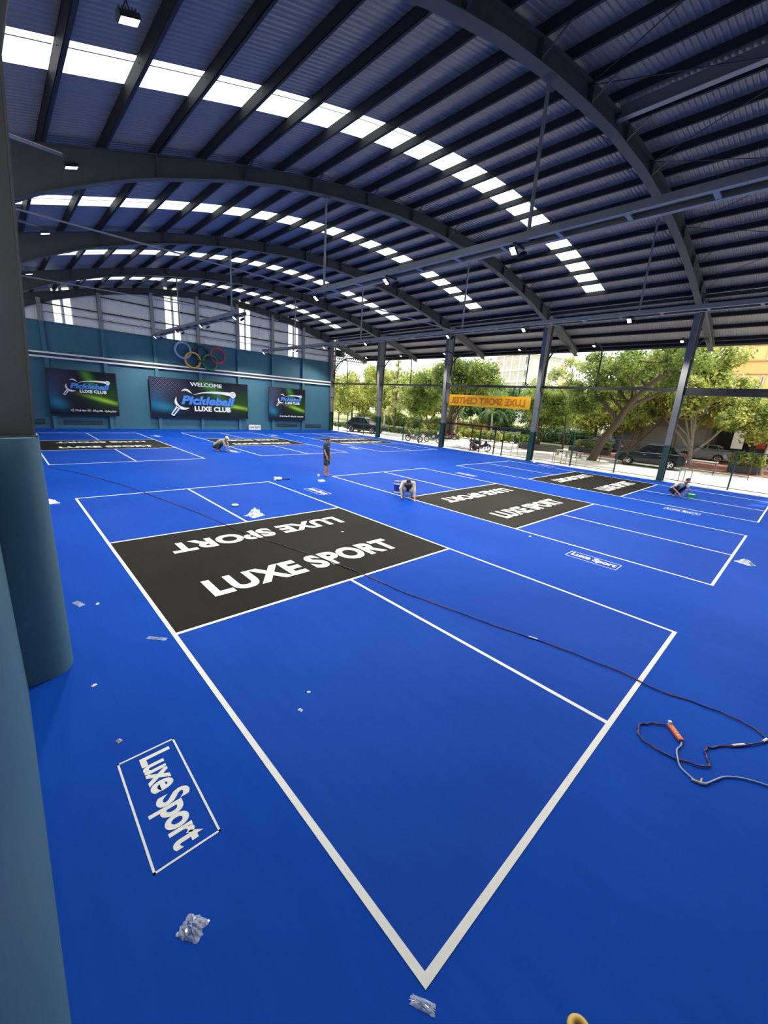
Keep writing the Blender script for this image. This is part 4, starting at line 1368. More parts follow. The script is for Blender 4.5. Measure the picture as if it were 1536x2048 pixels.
# ================================================================== VEHICLES
glass = mat('dark_glass', (.012, .014, .016), .06, spec=.9)
tyre = mat('tyre', (.012, .012, .012), .8)
def arc_pts(cx, r, z0, rev=False):
    a0 = math.asin(min(1, max(-1, (z0-.34)/r)))
    A = [a0 + (PI-2*a0)*q/8 for q in range(9)]
    p = [(cx+r*math.cos(a), .34+r*math.sin(a)) for a in A]
    return p
def car(loc, rz, lab, col, L=4.5, Wd=1.84, H=1.66, long_roof=1.0):
    g = empty('car', loc, lab, 'car', rz=rz)
    pm_ = mat('car_paint', col, .25, coat=.35, spec=.4)
    h = L/2
    wb2 = L*.30
    low = .24
    # side outline anticlockwise from the front bottom
    prof = [(h-.05, low+.08), (h, .45), (h-.01, .66), (h-.10, .86), (h-.55, .97), (h*.46, 1.02), (-h*.80, 1.08), (-h+.12, 1.05), (-h, .80), (-h+.02, .42), (-h+.08, low+.05)]
    prof += arc_pts(-wb2, .39, low)[::-1]
    prof += arc_pts(wb2, .39, low)[::-1]
    b = MB().prism(prof, 'y', -Wd/2, Wd/2)
    for i, v in enumerate(b.v):     # plan taper at nose and tail, tuck under
        x, y, z = v
        k_ = 1 - .10*max(0, abs(x)-h*.72)/(h*.28) - (.03 if z < .4 else 0) - (.05 if z > .95 else 0)
        b.v[i] = (x, y*k_, z)
    b.build('body', pm_, g, bevel=.045)
    # cabin
    base = [(h*.44, 1.0), (h*.10, H-.06), (-h*.55*long_roof, H-.05), (-h*.86*long_roof, 1.06)]
    b = MB()
    for (x, z) in base:
        k_ = .92 if z < 1.2 else .72
        b.v += [(x, -Wd/2*k_, z), (x, Wd/2*k_, z)]
    b.f += [(0, 2, 3, 1), (2, 4, 5, 3), (4, 6, 7, 5), (0, 1, 7, 6), (0, 6, 4, 2), (1, 3, 5, 7)]
    cab = b.build('cabin_glass', glass, g, bevel=.03)
    b = MB()
    rp = [(h*.13, H-.09), (h*.02, H), (-h*.30*long_roof, H+.015), (-h*.60*long_roof, H-.03), (-h*.64*long_roof, H-.10)]
    for (x, z) in rp:
        b.v += [(x, -Wd/2*.74, z-.05), (x, -Wd/2*.55, z), (x, Wd/2*.55, z), (x, Wd/2*.74, z-.05)]
    for i in range(len(rp)-1):
        a = i*4
        for e in range(3):
            b.f.append((a+e, a+e+1, a+e+5, a+e+4))
        b.f.append((a+3, a, a+4, a+7))
    b.f += [(0, 3, 2, 1), (16, 17, 18, 19)]
    b.build('roof', pm_, g, smooth=False)
    b = MB()
    for s_ in (-1, 1):
        w1, w2 = Wd/2*.925, Wd/2*.73
        for (xa, xb) in ((h*.44, h*.10), (-h*.14, -h*.16), (-h*.62*long_roof, -h*.50*long_roof), (-h*.86*long_roof, -h*.55*long_roof)):
            b.bar((xa, s_*w1, 1.02), (xb, s_*w2, H-.07), .07, .03)
    b.build('pillar', pm_, g)
    for s_ in (-1, 1):
        MB().bar((h*.42, s_*Wd/2*.945, 1.04), (-h*.80, s_*Wd/2*.945, 1.10), .02, .03).build('chrome_trim', M['chrome'], g)
        MB().bar((h*.1, s_*Wd/2*.74, H-.02), (-h*.5, s_*Wd/2*.72, H), .03, .03).build('roof_rail', M['chrome'], g)
        MB().bx(h*.30, h*.38, s_*Wd/2*1.0 - .06, s_*Wd/2*1.0+.10, 1.04, 1.18).build('side_mirror', pm_, g, bevel=.03)
        MB().bx(h-.32, h-.06, s_*Wd*.40-.16, s_*Wd*.40+.10, .70, .82).build('headlight', M['chrome'], g, bevel=.03)
        MB().bx(-h-.01, -h+.30, s_*Wd*.38-.14, s_*Wd*.38+.09, .84, .98).build('tail_light', mat('tail_red', (.35, .01, .01), .25), g, bevel=.02)
        for xx in (h*.14, -h*.30):
            MB().bx(xx-.10, xx+.08, s_*Wd/2-.01, s_*Wd/2+.025, .90, .93).build('door_handle', M['chrome'], g)
        for xx in (wb2, -wb2):
            wv = MB().cyl((xx, s_*(Wd/2-.22), .34), (xx, s_*(Wd/2+.01), .34), .335, 24).build('wheel', tyre, g)
            rm = MB().tube([(xx+.21*math.cos(a*PI/10), s_*(Wd/2+.012), .34+.21*math.sin(a*PI/10)) for a in range(20)], .018, 6, closed=True)
            for q in range(5):
                a = q*2*PI/5
                for da in (-.16, .16):
                    rm.bar((xx, s_*(Wd/2+.015), .34), (xx+.21*math.cos(a+da), s_*(Wd/2+.012), .34+.21*math.sin(a+da)), .03, .025)
            rm.build('rim', M['chrome'], wv)
    MB().bx(h-.06, h+.02, -.45, .45, .42, .68).build('grille', M['dark'], g, bevel=.02)
    MB().bx(-h-.02, -h+.1, -.7, .7, .34, .46).build('rear_bumper', M['dark'], g, bevel=.02)
    MB().bx(-h-.015, -h+.02, -.26, .26, .60, .71).build('number_plate', wt, g)
    return g
ang = math.atan2(9.3-5.3, 33.9-33.1)
car((34.0, 7.35, -.02), R(97), 'black sports utility vehicle parked behind the green-footed column', (.006, .009, .013), 4.45)
car((28.9, 34.2, -.02), R(-72), 'black car under the trees at the left end of the fence, nose towards the column', (.008, .010, .013), 4.5)
car((47.2, 6.2, .02), R(90), 'silver grey car parked in the shade before the shop, right of the black vehicle', (.20, .21, .21), 4.3, H=1.5)
car((44.4, 14.6, .02), R(96), 'dark grey car in shade behind the leaning tree trunk', (.05, .055, .055), 4.3, H=1.5)

def bike(loc, rz, lab, col, tilt=.12):
    g = empty('motorbike', loc, lab, 'motorbike', 'parked motorbikes', rz=rz)
    pm_ = mat('bike_paint', col, .25, coat=.6)
    for xx in (.62, -.60):
        wv = MB().tube([(xx+.25*math.cos(a*PI/10), 0, .30+.25*math.sin(a*PI/10)) for a in range(20)], .045, 8, closed=True).build('wheel', tyre, g, smooth=True)
        r_ = MB().tube([(xx+.20*math.cos(a*PI/10), 0, .30+.20*math.sin(a*PI/10)) for a in range(20)], .014, 5, closed=True)
        for q in range(8):
            r_.bar((xx, 0, .30), (xx+.2*math.cos(q*PI/4), 0, .3+.2*math.sin(q*PI/4)), .012, .012)
        r_.cyl((xx, -.05, .3), (xx, .05, .3), .04, 10).build('rim', M['chrome'], wv)
    MB().tube([(.62, -.06, .30), (.44, -.06, .86)], .022, 6).tube([(.62, .06, .30), (.44, .06, .86)], .022, 6).build('front_fork', M['dark'], g)
    MB().tube([(.62+.32*math.cos(a), 0, .30+.32*math.sin(a)) for a in (.5, .9, 1.3, 1.8, 2.2)], .05, 8).build('front_fender', pm_, g, smooth=True)
    b = MB().prism([(.50, .90), (.42, .45), (.20, .30), (-.10, .38), (-.20, .52), (.12, .50), (.30, .62), (.40, .92)], 'y', -.13, .13)
    b.build('leg_shield', pm_, g, bevel=.03)
    MB().prism([(.02, .56), (-.20, .50), (-.72, .62), (-.92, .78), (-.85, .82), (-.10, .72)], 'y', -.11, .11).build('tail_body', pm_, g, bevel=.03)
    MB().prism([(.04, .70), (-.80, .78), (-.82, .84), (-.30, .82), (.04, .76)], 'y', -.12, .12).build('seat', M['black_cloth'], g, bevel=.03)
    MB().bx(-.22, .18, -.12, .12, .20, .42).cyl((0, -.16, .28), (0, .16, .28), .09, 12).build('engine', M['steel_l'], g, bevel=.02)
    MB().tube([(-.05, -.16, .24), (-.45, -.17, .26), (-.85, -.17, .34)], .04, 8).build('exhaust', M['chrome'], g, smooth=True)
    MB().tube([(.34, -.33, 1.02), (.42, -.12, .98), (.42, .12, .98), (.34, .33, 1.02)], .018, 6).build('handlebar', M['dark'], g)
    MB().sphere((.52, 0, .92), (.08, .10, .08), 10, 8).build('headlight', M['chrome'], g, smooth=True)
    MB().tube([(.40, s_*.2, 1.0) if False else (.38, -.22, 1.02), (.36, -.26, 1.16)], .008, 5).sphere((.36, -.28, 1.18), (.01, .06, .04), 8, 6).tube([(.38, .22, 1.02), (.36, .26, 1.16)], .008, 5).sphere((.36, .28, 1.18), (.01, .06, .04), 8, 6).build('mirror', M['dark'], g)
    MB().bar((-.05, .12, .25), (-.12, .30, 0), .02).build('side_stand', M['dark'], g)
    return g
bike((26.9, 24.9, -.02), R(108), 'silver and black motorbike parked left outside the fence, left of the next bike', (.12, .12, .12))
bike((28.5, 24.0, -.02), R(-75), 'dark grey motorbike parked close to the teal column foot', (.05, .055, .07))
bike((34.1, 26.4, -.02), R(-70), 'dark red motorbike parked under the thick tree trunk behind the column', (.20, .02, .03))
bike((27.6, 18.0, -.02), R(-85), 'dark motorbike beside the crouching man outside the gate', (.03, .03, .035))
for i, (x, y, c_) in enumerate(((45.6, 1.6, (.02, .02, .03)), (45.8, 2.6, (.3, .02, .02)), (45.6, -.4, (.05, .05, .06)))):
    bike((x, y, .015), R(5+i*6), ['black motorbike in the dark shop front at the right edge', 'red motorbike in the dark shop front', 'grey motorbike in the shop front beyond the potted plant'][i], c_)

# ================================================================== TREES AND PLANTS
LM = [leaf_mat('leaf_bright', lin((108, 126, 50)), lin((200, 200, 102))),
      leaf_mat('leaf_mid', lin((80, 106, 44)), lin((170, 184, 88))),
      leaf_mat('leaf_dark', lin((58, 92, 52)), lin((128, 158, 92))),
      leaf_mat('leaf_pale', lin((158, 168, 98)), lin((224, 226, 164)))]
bark = mat('bark', lin((92, 76, 60)), .9, var=.35, scale=5, bump=.6)
bark_p = mat('bark_pale', lin((158, 150, 132)), .9, var=.3, scale=5, bump=.5)
def foliage(blobs, n, size, seed, name, material, parent, up=.35, off=(0, 0, 0), elong=1.6):
    if n > 1400: n, size = int(n*1.9), size*.68
    rg = np.random.default_rng(seed)
    B = np.array(blobs, float)
    wts = B[:, 3]**2
    idx = rg.choice(len(B), n, p=wts/wts.sum())
    d = rg.normal(size=(n, 3)); d /= np.linalg.norm(d, axis=1)[:, None]
    rad = B[idx, 3] * (rg.random(n)**.38)
    lump = 1 + .22*np.sin(d[:, 0]*7+idx)*np.cos(d[:, 1]*6+idx*2)
    c = B[idx, :3] + d*(rad*lump)[:, None]*np.array([1, 1, .8])
    nrm = d*.6 + rg.normal(size=(n, 3))*.6; nrm[:, 2] += up
    nrm /= np.linalg.norm(nrm, axis=1)[:, None]
    t = np.cross(nrm, rg.normal(size=(n, 3))); t /= np.linalg.norm(t, axis=1)[:, None]
    s_ = np.cross(nrm, t)
    sz = size*(.6+.8*rg.random(n))[:, None]
    v = np.empty((n, 4, 3))
    v[:, 0] = c - t*sz*elong/2
    v[:, 1] = c + s_*sz*.5 + nrm*sz*.10
    v[:, 2] = c + t*sz*elong/2
    v[:, 3] = c - s_*sz*.5 + nrm*sz*.10
    me = bpy.data.meshes.new(name)
    me.from_pydata((v.reshape(-1, 3)-np.array(off)).tolist(), [], [(4*i, 4*i+1, 4*i+2, 4*i+3) for i in range(n)])
    me.materials.append(material)
    o = bpy.data.objects.new(name, me)
    COL.objects.link(o); o.parent = parent
    o['kind'] = 'stuff'
    return o
def tree(loc, lab, trunk, blobs, n, size, lm, seed, bk=None, r0=.22, cat='tree', name='tree', group='trees and palms outside the hall', stems=None):
    """trunk: points relative to loc; blobs relative (x, y, z, r)"""
    g = empty(name, loc, lab, cat, group)
    rg = random.Random(seed)
    b = MB()
    tp = smooth_path(trunk, 5)
    b.tube(tp, r0, 9, radii=[r0*(1.25 if i == 0 else 1)*(1-.6*i/len(tp)) for i in range(len(tp))])
    for st in (stems or []):
        q = smooth_path(st, 4)
        b.tube(q, r0*.6, 7, radii=[r0*.6*(1-.6*i/len(q)) for i in range(len(q))])
    b.build('trunk', bk or bark, g, smooth=True)
    for (x, y, z, r_) in blobs[:9]:
        st = tp[rg.randint(len(tp)//2, len(tp)-1)]
        e = Vector((x, y, z))
        m_ = (st+e)/2 + Vector((rg.uniform(-.3, .3), rg.uniform(-.3, .3), -.2))
        q = smooth_path([st, m_, e], 4)
        MB().tube(q, .06, 6, radii=[r0*.34*(1-.8*i/len(q)) for i in range(len(q))]).build('branch', bk or bark, g, smooth=True)
    foliage(blobs, n, size, seed, 'foliage', LM[lm] if isinstance(lm, int) else lm, g)
    return g
def crown(cx, cy, cz, rx, ry, rz, k, seed, r=1.2):
    rg = random.Random(seed)
    out = []
    for i in range(k):
        a = rg.uniform(0, 2*PI); q = rg.random()**.5; h = rg.uniform(-1, 1)
        s_ = math.sqrt(max(0, 1-h*h*.7))
        out.append((cx+rx*q*s_*math.cos(a), cy+ry*q*s_*math.sin(a), cz+rz*h, r*rg.uniform(.7, 1.2)))
    return out
# nearest big leaning tree left of the black SUV
tree((32.7, 11.0, 0), 'big dark-trunked tree leaning right beside the black sports utility vehicle', [(0, 0, -.1), (.1, -.5, 1.6), (.3, -1.2, 3.0), (.6, -1.7, 4.4), (1.0, -2.8, 6.0), (1.3, -4.4, 7.6)],
     crown(1.4, -1.0, 6.6, 2.6, 3.9, 1.7, 17, 1, 1.05) + crown(1.0, -4.6, 8.0, 2.0, 2.0, 1.0, 7, 11, 1.0) + crown(1, 1.8, 4.9, 1.6, 1.6, 1.0, 6, 12, .9), 9000, .19, 1, 21, r0=.33,
     stems=[[(.35, -1.3, 3.1), (.3, 0, 4.4), (.2, 1.2, 5.6)], [(.6, -1.7, 4.2), (1.4, -2.6, 4.9), (2.2, -4.0, 5.8)]])
tree((40.5, 6.0, 0), 'broad multi-stemmed tree behind the green-footed column, over the shop front', [(0, 0, -.1), (0, .1, 1.2), (.2, .3, 2.6), (.3, .4, 4.5)],
     crown(.5, .8, 5.4, 3.0, 4.2, 1.9, 20, 2, 1.3) + crown(.5, 1.4, 8.1, 2.0, 3.2, 1.0, 9, 13, 1.2), 10500, .24, 0, 22, bark_p, r0=.20,
     stems=[[(0, 0, 1.0), (0, 1.2, 2.4), (0, 2.4, 3.6)], [(0, 0, .9), (.2, -1.0, 2.2), (.3, -1.8, 3.6)], [(0, .1, 1.0), (.1, .7, 2.8), (.3, 1.2, 4.2)], [(.1, 0, .2), (.2, .4, 1.6), (.3, 1.8, 3.0)]])
tree((38.4, 1.3, 0), 'pale slim-trunked tree at the right edge of the photograph, beside the potted plant', [(0, 0, -.1), (.05, .1, 1.2), (.1, .05, 2.6), (0, .2, 4.2)],
     crown(0, 1.0, 3.9, 1.6, 2.2, 1.0, 14, 3, .95), 5200, .19, 0, 23, bark_p, r0=.14, stems=[[(0, 0, .1), (.1, -.4, 1.4), (.1, -.8, 3.0)]])
tree((36.4, 17.4, 0), 'dark green multi-stemmed tree in the round planter, right of the banner column', [(0, 0, .2), (0, .1, 1.4), (.1, .3, 3.0)],
     crown(.2, -.3, 3.6, 1.9, 2.3, 1.3, 15, 4, .95), 6500, .18, 1, 24, r0=.13,
     stems=[[(0, 0, .3), (0, -.6, 1.6), (0, -1.2, 2.6)], [(0, 0, .3), (0, .7, 1.6), (0, 1.3, 2.7)], [(0, .2, .3), (.1, .5, 1.5), (.1, .5, 2.6)]])
tree((37.0, 15.2, 0), 'sparse young tree rising against the sky, between banner column and leaning tree', [(0, 0, -.1), (.1, .2, 2.5), (0, .3, 5.0), (0, .4, 7.4)],
     crown(0, .2, 6.6, 1.2, 1.8, 1.5, 13, 5, .6), 1500, .19, 3, 25, r0=.10)
tree((34.6, 26.9, 0), 'tree with a thick bundled trunk directly behind the third column', [(0, 0, -.1), (.1, .1, 1.6), (.2, 0, 3.2), (.4, -.4, 5.0)],
     crown(.5, -1.9, 6.0, 2.2, 3.0, 1.9, 18, 6, 1.1) + crown(.8, .6, 6.4, 1.8, 2.2, 1.6, 9, 16, 1.1), 8800, .21, 1, 26, r0=.30,
     stems=[[(.1, .25, 0), (.1, .5, 2.0), (.2, 1.0, 4.0)], [(0, -.25, 0), (.1, -.5, 2.0), (.4, -1.5, 4.2)], [(.1, 0, 1.2), (.4, -.9, 3.2), (.6, -2.0, 4.6)]])
tree((38.0, 33.2, 0), 'broad mid-green tree above the parked motorbikes', [(0, 0, -.1), (.1, 0, 1.5), (.1, .2, 3.2)],
     crown(0, 0, 5.0, 2.6, 3.4, 1.9, 20, 7, 1.2), 8200, .22, 1, 27, r0=.16, stems=[[(0, 0, .1), (.1, .9, 1.8), (.1, 1.7, 3.3)], [(0, 0, .3), (.1, -.9, 2.0), (.1, -1.6, 3.2)]])
tree((36.4, 37.2, 0), 'thin upright tree with sparse whorled branches and a bare top', [(0, 0, -.1), (0, 0, 3.0), (0, 0, 6.0), (0, 0, 9.2)],
     [(.0, 1.1*math.cos(q*2.4)*(1-.06*q), 2.6+q*.42, .55*(1-.035*q)) for q in range(15)], 2600, .14, 3, 28, r0=.12)
tree((40.0, 50.5, 0), 'bright yellow-green tree seen just right of the end wall', [(0, 0, -.1), (0, .1, 2.0), (.1, .3, 4.0)],
     crown(0, .5, 4.6, 3.0, 4.4, 2.4, 20, 8, 1.5), 7500, .28, 0, 29, r0=.2)
tree((44.0, 45.0, 0), 'bright tree with a rounded crown behind the thin upright tree', [(0, 0, -.1), (0, .1, 2.0), (.1, .3, 4.0)],
     crown(0, 0, 4.8, 3.0, 4.2, 2.2, 18, 9, 1.5), 6800, .28, 0, 30, r0=.2)
tree((45.0, 36.0, 0), 'yellow-green background tree above the flowering hedge', [(0, 0, -.1), (0, .1, 2.0), (.1, .3, 4.0)],
     crown(0, 0, 4.6, 3.0, 4.0, 2.0, 16, 10, 1.5), 6000, .28, 0, 31, r0=.2)
tree((46.0, 29.0, 0), 'dense dark green tree below the yellow banner', [(0, 0, -.1), (0, .1, 1.6), (.1, .3, 3.2)],
     crown(0, 0, 3.4, 2.2, 4.4, 1.4, 16, 14, 1.2), 6500, .24, 2, 32, r0=.2)
tree((50.0, 24.5, 0), 'dark green tree right of the banner, in front of the pale concrete building', [(0, 0, -.1), (0, .1, 2.0), (.1, .3, 4.0)],
     crown(0, 0, 4.2, 2.4, 4.0, 1.8, 16, 15, 1.4), 6500, .26, 1, 33, r0=.2)
tree((47.0, 16.0, 0), 'yellow-green tree behind the planter tree, left of the leaning trunk', [(0, 0, -.1), (0, .1, 2.0), (.1, .3, 4.0)],
     crown(0, -1.0, 4.6, 2.4, 4.6, 1.8, 16, 17, 1.4), 6500, .26, 0, 34, r0=.18)
tree((42.0, 11.2, 0), 'lush tree crown filling the view right of the leaning trunk', [(0, 0, -.1), (.2, -.2, 2.0), (.1, -.6, 4.0)],
     crown(0, -1.2, 6.2, 2.4, 3.6, 2.4, 20, 18, 1.35), 9000, .25, 1, 35, r0=.17, stems=[[(0, 0, .3), (.2, .8, 2.0), (.2, 1.4, 4.0)], [(0, 0, .3), (.2, -1.2, 2.0), (.2, -2.4, 3.6)]])
tree((44.0, 1.8, 0), 'yellow-green crown hanging over the dark shop front at the right', [(0, 0, -.1), (.2, -.2, 2.0), (.1, -.6, 3.6)],
     crown(-.5, .6, 4.5, 2.0, 3.6, .9, 14, 19, 1.2), 6500, .24, 0, 36, bark_p, r0=.16)
tree((58.0, 52.0, 0), 'far hazy tree beyond the yard, left part of the park', [(0, 0, -.1), (0, .1, 3), (.1, .3, 5)],
     crown(0, 0, 5.0, 4.0, 7.0, 2.4, 18, 20, 2.2), 5200, .42, 3, 37, r0=.25)
tree((66.0, 38.0, 0), 'far hazy tree beyond the yard, under the pale concrete building', [(0, 0, -.1), (0, .1, 3), (.1, .3, 5)],
     crown(0, 0, 4.4, 4.0, 9.0, 1.8, 18, 21, 2.2), 5200, .42, 2, 38, r0=.25)
tree((62.0, 27.5, 0), 'far tree below the orange tower', [(0, 0, -.1), (0, .1, 3), (.1, .3, 5)],
     crown(0, 0, 5.0, 4.0, 6.0, 2.2, 16, 22, 2.0), 4600, .40, 1, 39, r0=.25)

for i_, (x_, y_, zc_, n_l, lm_, lab_) in enumerate((
    (52.0, 58.0, 6.6, 6000, 0, 'tall yellow-green tree behind the end wall corner, in the left-hand opening'),
    (49.0, 49.5, 6.2, 6000, 0, 'tall bright tree between end wall corner and fourth column'),
    (52.0, 43.5, 6.0, 6000, 3, 'hazy pale tree right of the fourth column'),
    (54.0, 35.0, 5.4, 5500, 1, 'tall background tree filling the gap above the parked motorbikes'),
    (56.0, 20.0, 4.6, 5000, 0, 'background tree just left of the banner column'))):
    tree((x_, y_, 0), lab_, [(0, 0, -.1), (0, .1, 2.0), (.1, .3, 4.0)], crown(0, 0, zc_, 2.6, 4.8, 2.4, 20, 60+i_, 1.7), n_l, .32, lm_, 60+i_, r0=.22)
def palm(loc, lab, h, n, ln, seed):
    g = empty('palm', loc, lab, 'palm', 'trees and palms outside the hall')
    rg = random.Random(seed)
    MB().tube([(0, 0, -.1), (.1, 0, h*.5), (0, .1, h)], .12, 8).build('trunk', bark_p, g, smooth=True)
    for i in range(n):
        a = i*2.4
        el = rg.uniform(.2, 1.2)
        b = MB()
        pts = []
        for q in range(8):
            t = q/7
            pts.append(Vector((math.cos(a)*ln*t*math.cos(el*.6), math.sin(a)*ln*t*math.cos(el*.6), h + ln*t*math.sin(el) - ln*1.1*t*t)))
        b.tube(pts, .02, 4)
        sd_ = Vector((-math.sin(a), math.cos(a), 0))
        for q in range(1, 8):
            for e in (-1, 1):
                p = pts[q]
                for dq in (0, .5):
                    p = pts[q] if dq == 0 else (pts[q]+pts[q-1])/2
                    tip = p + sd_*e*.42*(1-.05*q) + (pts[min(q, 7)]-pts[q-1])*.7 - Vector((0, 0, .22))
                    o = len(b.v)
                    b.v += [tuple(p), tuple((p+tip)/2 + Vector((0, 0, .05)) + (pts[q]-pts[q-1])*.15), tuple(tip)]
                    b.f.append((o, o+1, o+2))
        b.build('frond', LM[2 if seed % 2 else 0], g)
palm((45.5, 57.5, 0), 'palm with feathery fronds near the end wall corner', 4.8, 15, 2.6, 1)
palm((41.5, 31.2, 0), 'palm showing under the left end of the yellow banner', 2.6, 13, 2.0, 3)
palm((43.5, 27.2, 0), 'palm with drooping fronds behind the gate', 3.0, 14, 2.3, 5)
palm((39.0, 42.0, 0), 'small palm behind the flowering hedge', 2.4, 12, 1.7, 2)

def bush(loc, lab, blobs, n, size, lm, seed, flowers=False, name='bush', cat='bush'):
    g = empty(name, loc, lab, cat, 'bushes and hedges of the yard')
    b = MB()
    rg = random.Random(seed)
    for q in range(7):
        x, y, z, r_ = rg.choice(blobs)
        b.tube([(x*.6, y*.9, -.1), (x, y, z)], .025, 5)
    b.build('stems', bark, g)
    foliage(blobs, n, size, seed, 'foliage', LM[lm], g, up=.6)
    if flowers:
        foliage([(x, y, z+.1, r_) for x, y, z, r_ in blobs], n//9, size*.8, seed+50, 'blossom', mat('blossom_%d' % seed, (.85, .8, .72), .7), g, up=.8, elong=1.0)
bush((33.6, 34.6, 0), 'flowering hedge along the yard edge behind the parked black car', [(0, q*.7-3.2, .35, .45) for q in range(10)], 3200, .13, 1, 41, True)
bush((35.6, 28.9, 0), 'flowering hedge behind the two parked motorbikes', [(q*-.08, q*.7-2.6, .35, .45) for q in range(9)], 3000, .13, 1, 42, True)
bush((36.2, 33.5, 0), 'rounded bright bush behind the fourth column', [(0, 0, 1.0, .9), (.3, .8, .8, .7), (.2, -.9, .8, .7)], 2200, .16, 0, 43)
bush((38.4, 25.2, 0), 'leafy bright bushes behind the crouching man at the gate', [(0, q*.9-2.0, .6, .65) for q in range(6)], 3000, .17, 0, 44)
bush((40.0, 21.4, 0), 'dark strap-leaved bushes behind the gate section', [(0, q*.9-1.6, .55, .6) for q in range(5)], 3000, .20, 1, 45)
bush((31.4, 43.0, 0), 'low hedge seen between the end wall and the black car', [(0, q*.9-2.6, .35, .45) for q in range(7)], 2400, .14, 1, 46, True)
bush((43.0, 34.5, 0), 'grassy green thicket below the yellow wooden fence', [(0, q*1.3-4, .5, .8) for q in range(8)], 3600, .2, 0, 47)
for i_, (x_, y_, lab_) in enumerate(((47.5, 52.0, 'undergrowth below the trees by the end wall corner'), (46.5, 42.5, 'undergrowth right of the fourth column'), (49.0, 33.0, 'undergrowth behind the yellow plank fence'),
                                  (48.0, 24.0, 'undergrowth below the banner, left part'), (49.0, 17.5, 'undergrowth left of the pierced wall'))):
    bush((x_, y_, 0), lab_, [(0, q*1.3-5.2, .9+.3*math.sin(q*2), 1.1) for q in range(9)], 4200, .26, [0, 1, 1, 2, 1][i_], 70+i_)
# potted plant at the right edge
g = empty('planter', (38.3, 2.5, .015), 'dark rectangular planter with a bushy plant at the right edge', 'planter')
MB().bx(-.5, .5, -1.0, .7, 0, .55).build('trough', mat('planter_dark', (.035, .04, .04), .7), g, bevel=.03)
foliage([(0, -.4, 1.0, .5), (0, .2, 1.0, .45), (0, -.8, .9, .4)], 900, .22, 51, 'foliage', LM[0], g, up=.2, elong=3)
g = empty('planter', (36.4, 17.2, 0), 'low dark stone planter ring around the dark green tree', 'planter')
ringp = [(1.7*math.cos(a*PI/12), 2.1*math.sin(a*PI/12)) for a in range(24)]
MB().prism(ringp, 'z', -.02, .42).build('kerb_ring', mat('planter_stone', (.09, .085, .07), .8, var=.2), g)
MB().prism([(x*.88, y*.88) for x, y in ringp], 'z', .42, .46).build('soil', mat('soil', (.06, .045, .03), .95, var=.3), g)
g = empty('planter', (39.2, 13.4, .015), 'low dark planter wall with small plants left of the leaning trunk', 'planter')
MB().bx(-.4, .4, -1.6, 2.0, 0, .45).build('trough', mat('planter_dark2', (.06, .06, .055), .7), g, bevel=.02)
foliage([(0, q*.8-1.2, .8, .4) for q in range(4)], 1200, .16, 52, 'foliage', LM[1], g, up=.3)

# ================================================================== BUILDINGS
def building(name, loc, lab, dims, wallm, rows, cols, winm, win, fh, rz=0, trim_=None, face='-x'):
    """box building, near face toward -x; windows as parts with frames"""
    g = empty(name, loc, lab, 'building', rz=rz)
    dx, dy, h = dims
    MB().bx(0, dx, -dy/2, dy/2, -.2, h).build('wall', wallm, g)
    MB().bx(-.25, dx+.2, -dy/2-.2, dy/2+.2, h, h+.35).build('parapet', trim_ or wallm, g)
    for r_ in range(rows):
        z = fh*(r_+.45)
        if trim_:
            MB().bx(-.12, 0, -dy/2, dy/2, fh*(r_+1)-.15, fh*(r_+1)+.12).build('floor_band', trim_, g)
        for c_ in range(cols):
            y = -dy/2 + dy*(c_+.5)/cols
            f = MB()
            ww, wh = win
            t_ = .08
            f.bx(-.06, .02, y-ww/2-t_, y+ww/2+t_, z-t_, z).bx(-.06, .02, y-ww/2-t_, y+ww/2+t_, z+wh, z+wh+t_).bx(-.06, .02, y-ww/2-t_, y-ww/2, z, z+wh).bx(-.06, .02, y+ww/2, y+ww/2+t_, z, z+wh).bx(-.05, .02, y-.03, y+.03, z, z+wh)
            fo = f.build('window', wt, g)
            MB().bx(-.03, .01, y-ww/2, y+ww/2, z, z+wh).build('pane', winm, fo)
    return g
yel = mat('yellow_wall', lin((236, 190, 118)), .8, var=.04, scale=.4)
wgl = mat('window_grey', lin((120, 125, 125)), .2)
bl = building('yellow_building', (68, 1.2, 0), 'large yellow-orange building with window bands at the upper right edge', (14, 26, 16.5), yel, 0, 0, wgl, (1, 1), 3.6)
for z0 in (4.6, 8.0, 11.4):
    MB().bx(-.10, 0, -13, 10.8, z0-.12, z0).build('floor_band', mat('band_brown', lin((188, 140, 92)), .7), bl)
    MB().bx(-.10, 0, -13, 10.8, z0+1.75, z0+1.87).build('floor_band', mat('band_brown', lin((188, 140, 92)), .7), bl)
    for y in (-8.5, -6.2, -3.9, -1.6, .7, 3.0, 5.3):
        MB().bx(-.05, .0, y-.8, y+.8, z0+.1, z0+1.65).build('inset_panel', mat('inset_cream', lin((240, 204, 136)), .8), bl)
        f = MB().bx(-.09, .0, y-1.28, y-1.0, z0+.1, z0+1.65).build('window', wt, bl)
        MB().bx(-.11, -.09, y-1.22, y-1.06, z0+.2, z0+1.55).build('pane', wgl, f)
    for q in range(3):
        y = 6.9 + q*.95
        f = MB().bx(-.09, 0, y-.42, y+.42, z0+.1, z0+1.65).build('window', wt, bl)
        for e in (.35, 1.15):
            MB().bx(-.11, -.09, y-.12, y+.12, z0+e-.08, z0+e+.12).build('pane', wgl, f)
    f = MB().bx(-.09, 0, 9.6, 10.8, z0+.1, z0+1.65).build('window', wt, bl)
    MB().bx(-.11, -.09, 9.7, 10.7, z0+.2, z0+1.0).build('pane', wgl, f)
cgrey = mat('raw_concrete', lin((196, 192, 184)), .85, var=.08, scale=.5)
cwhite = mat('white_concrete', lin((236, 234, 226)), .8)
cb = empty('concrete_building', (126, 75, 0), 'pale unfinished concrete apartment block against the white sky', 'building', rz=R(-18))
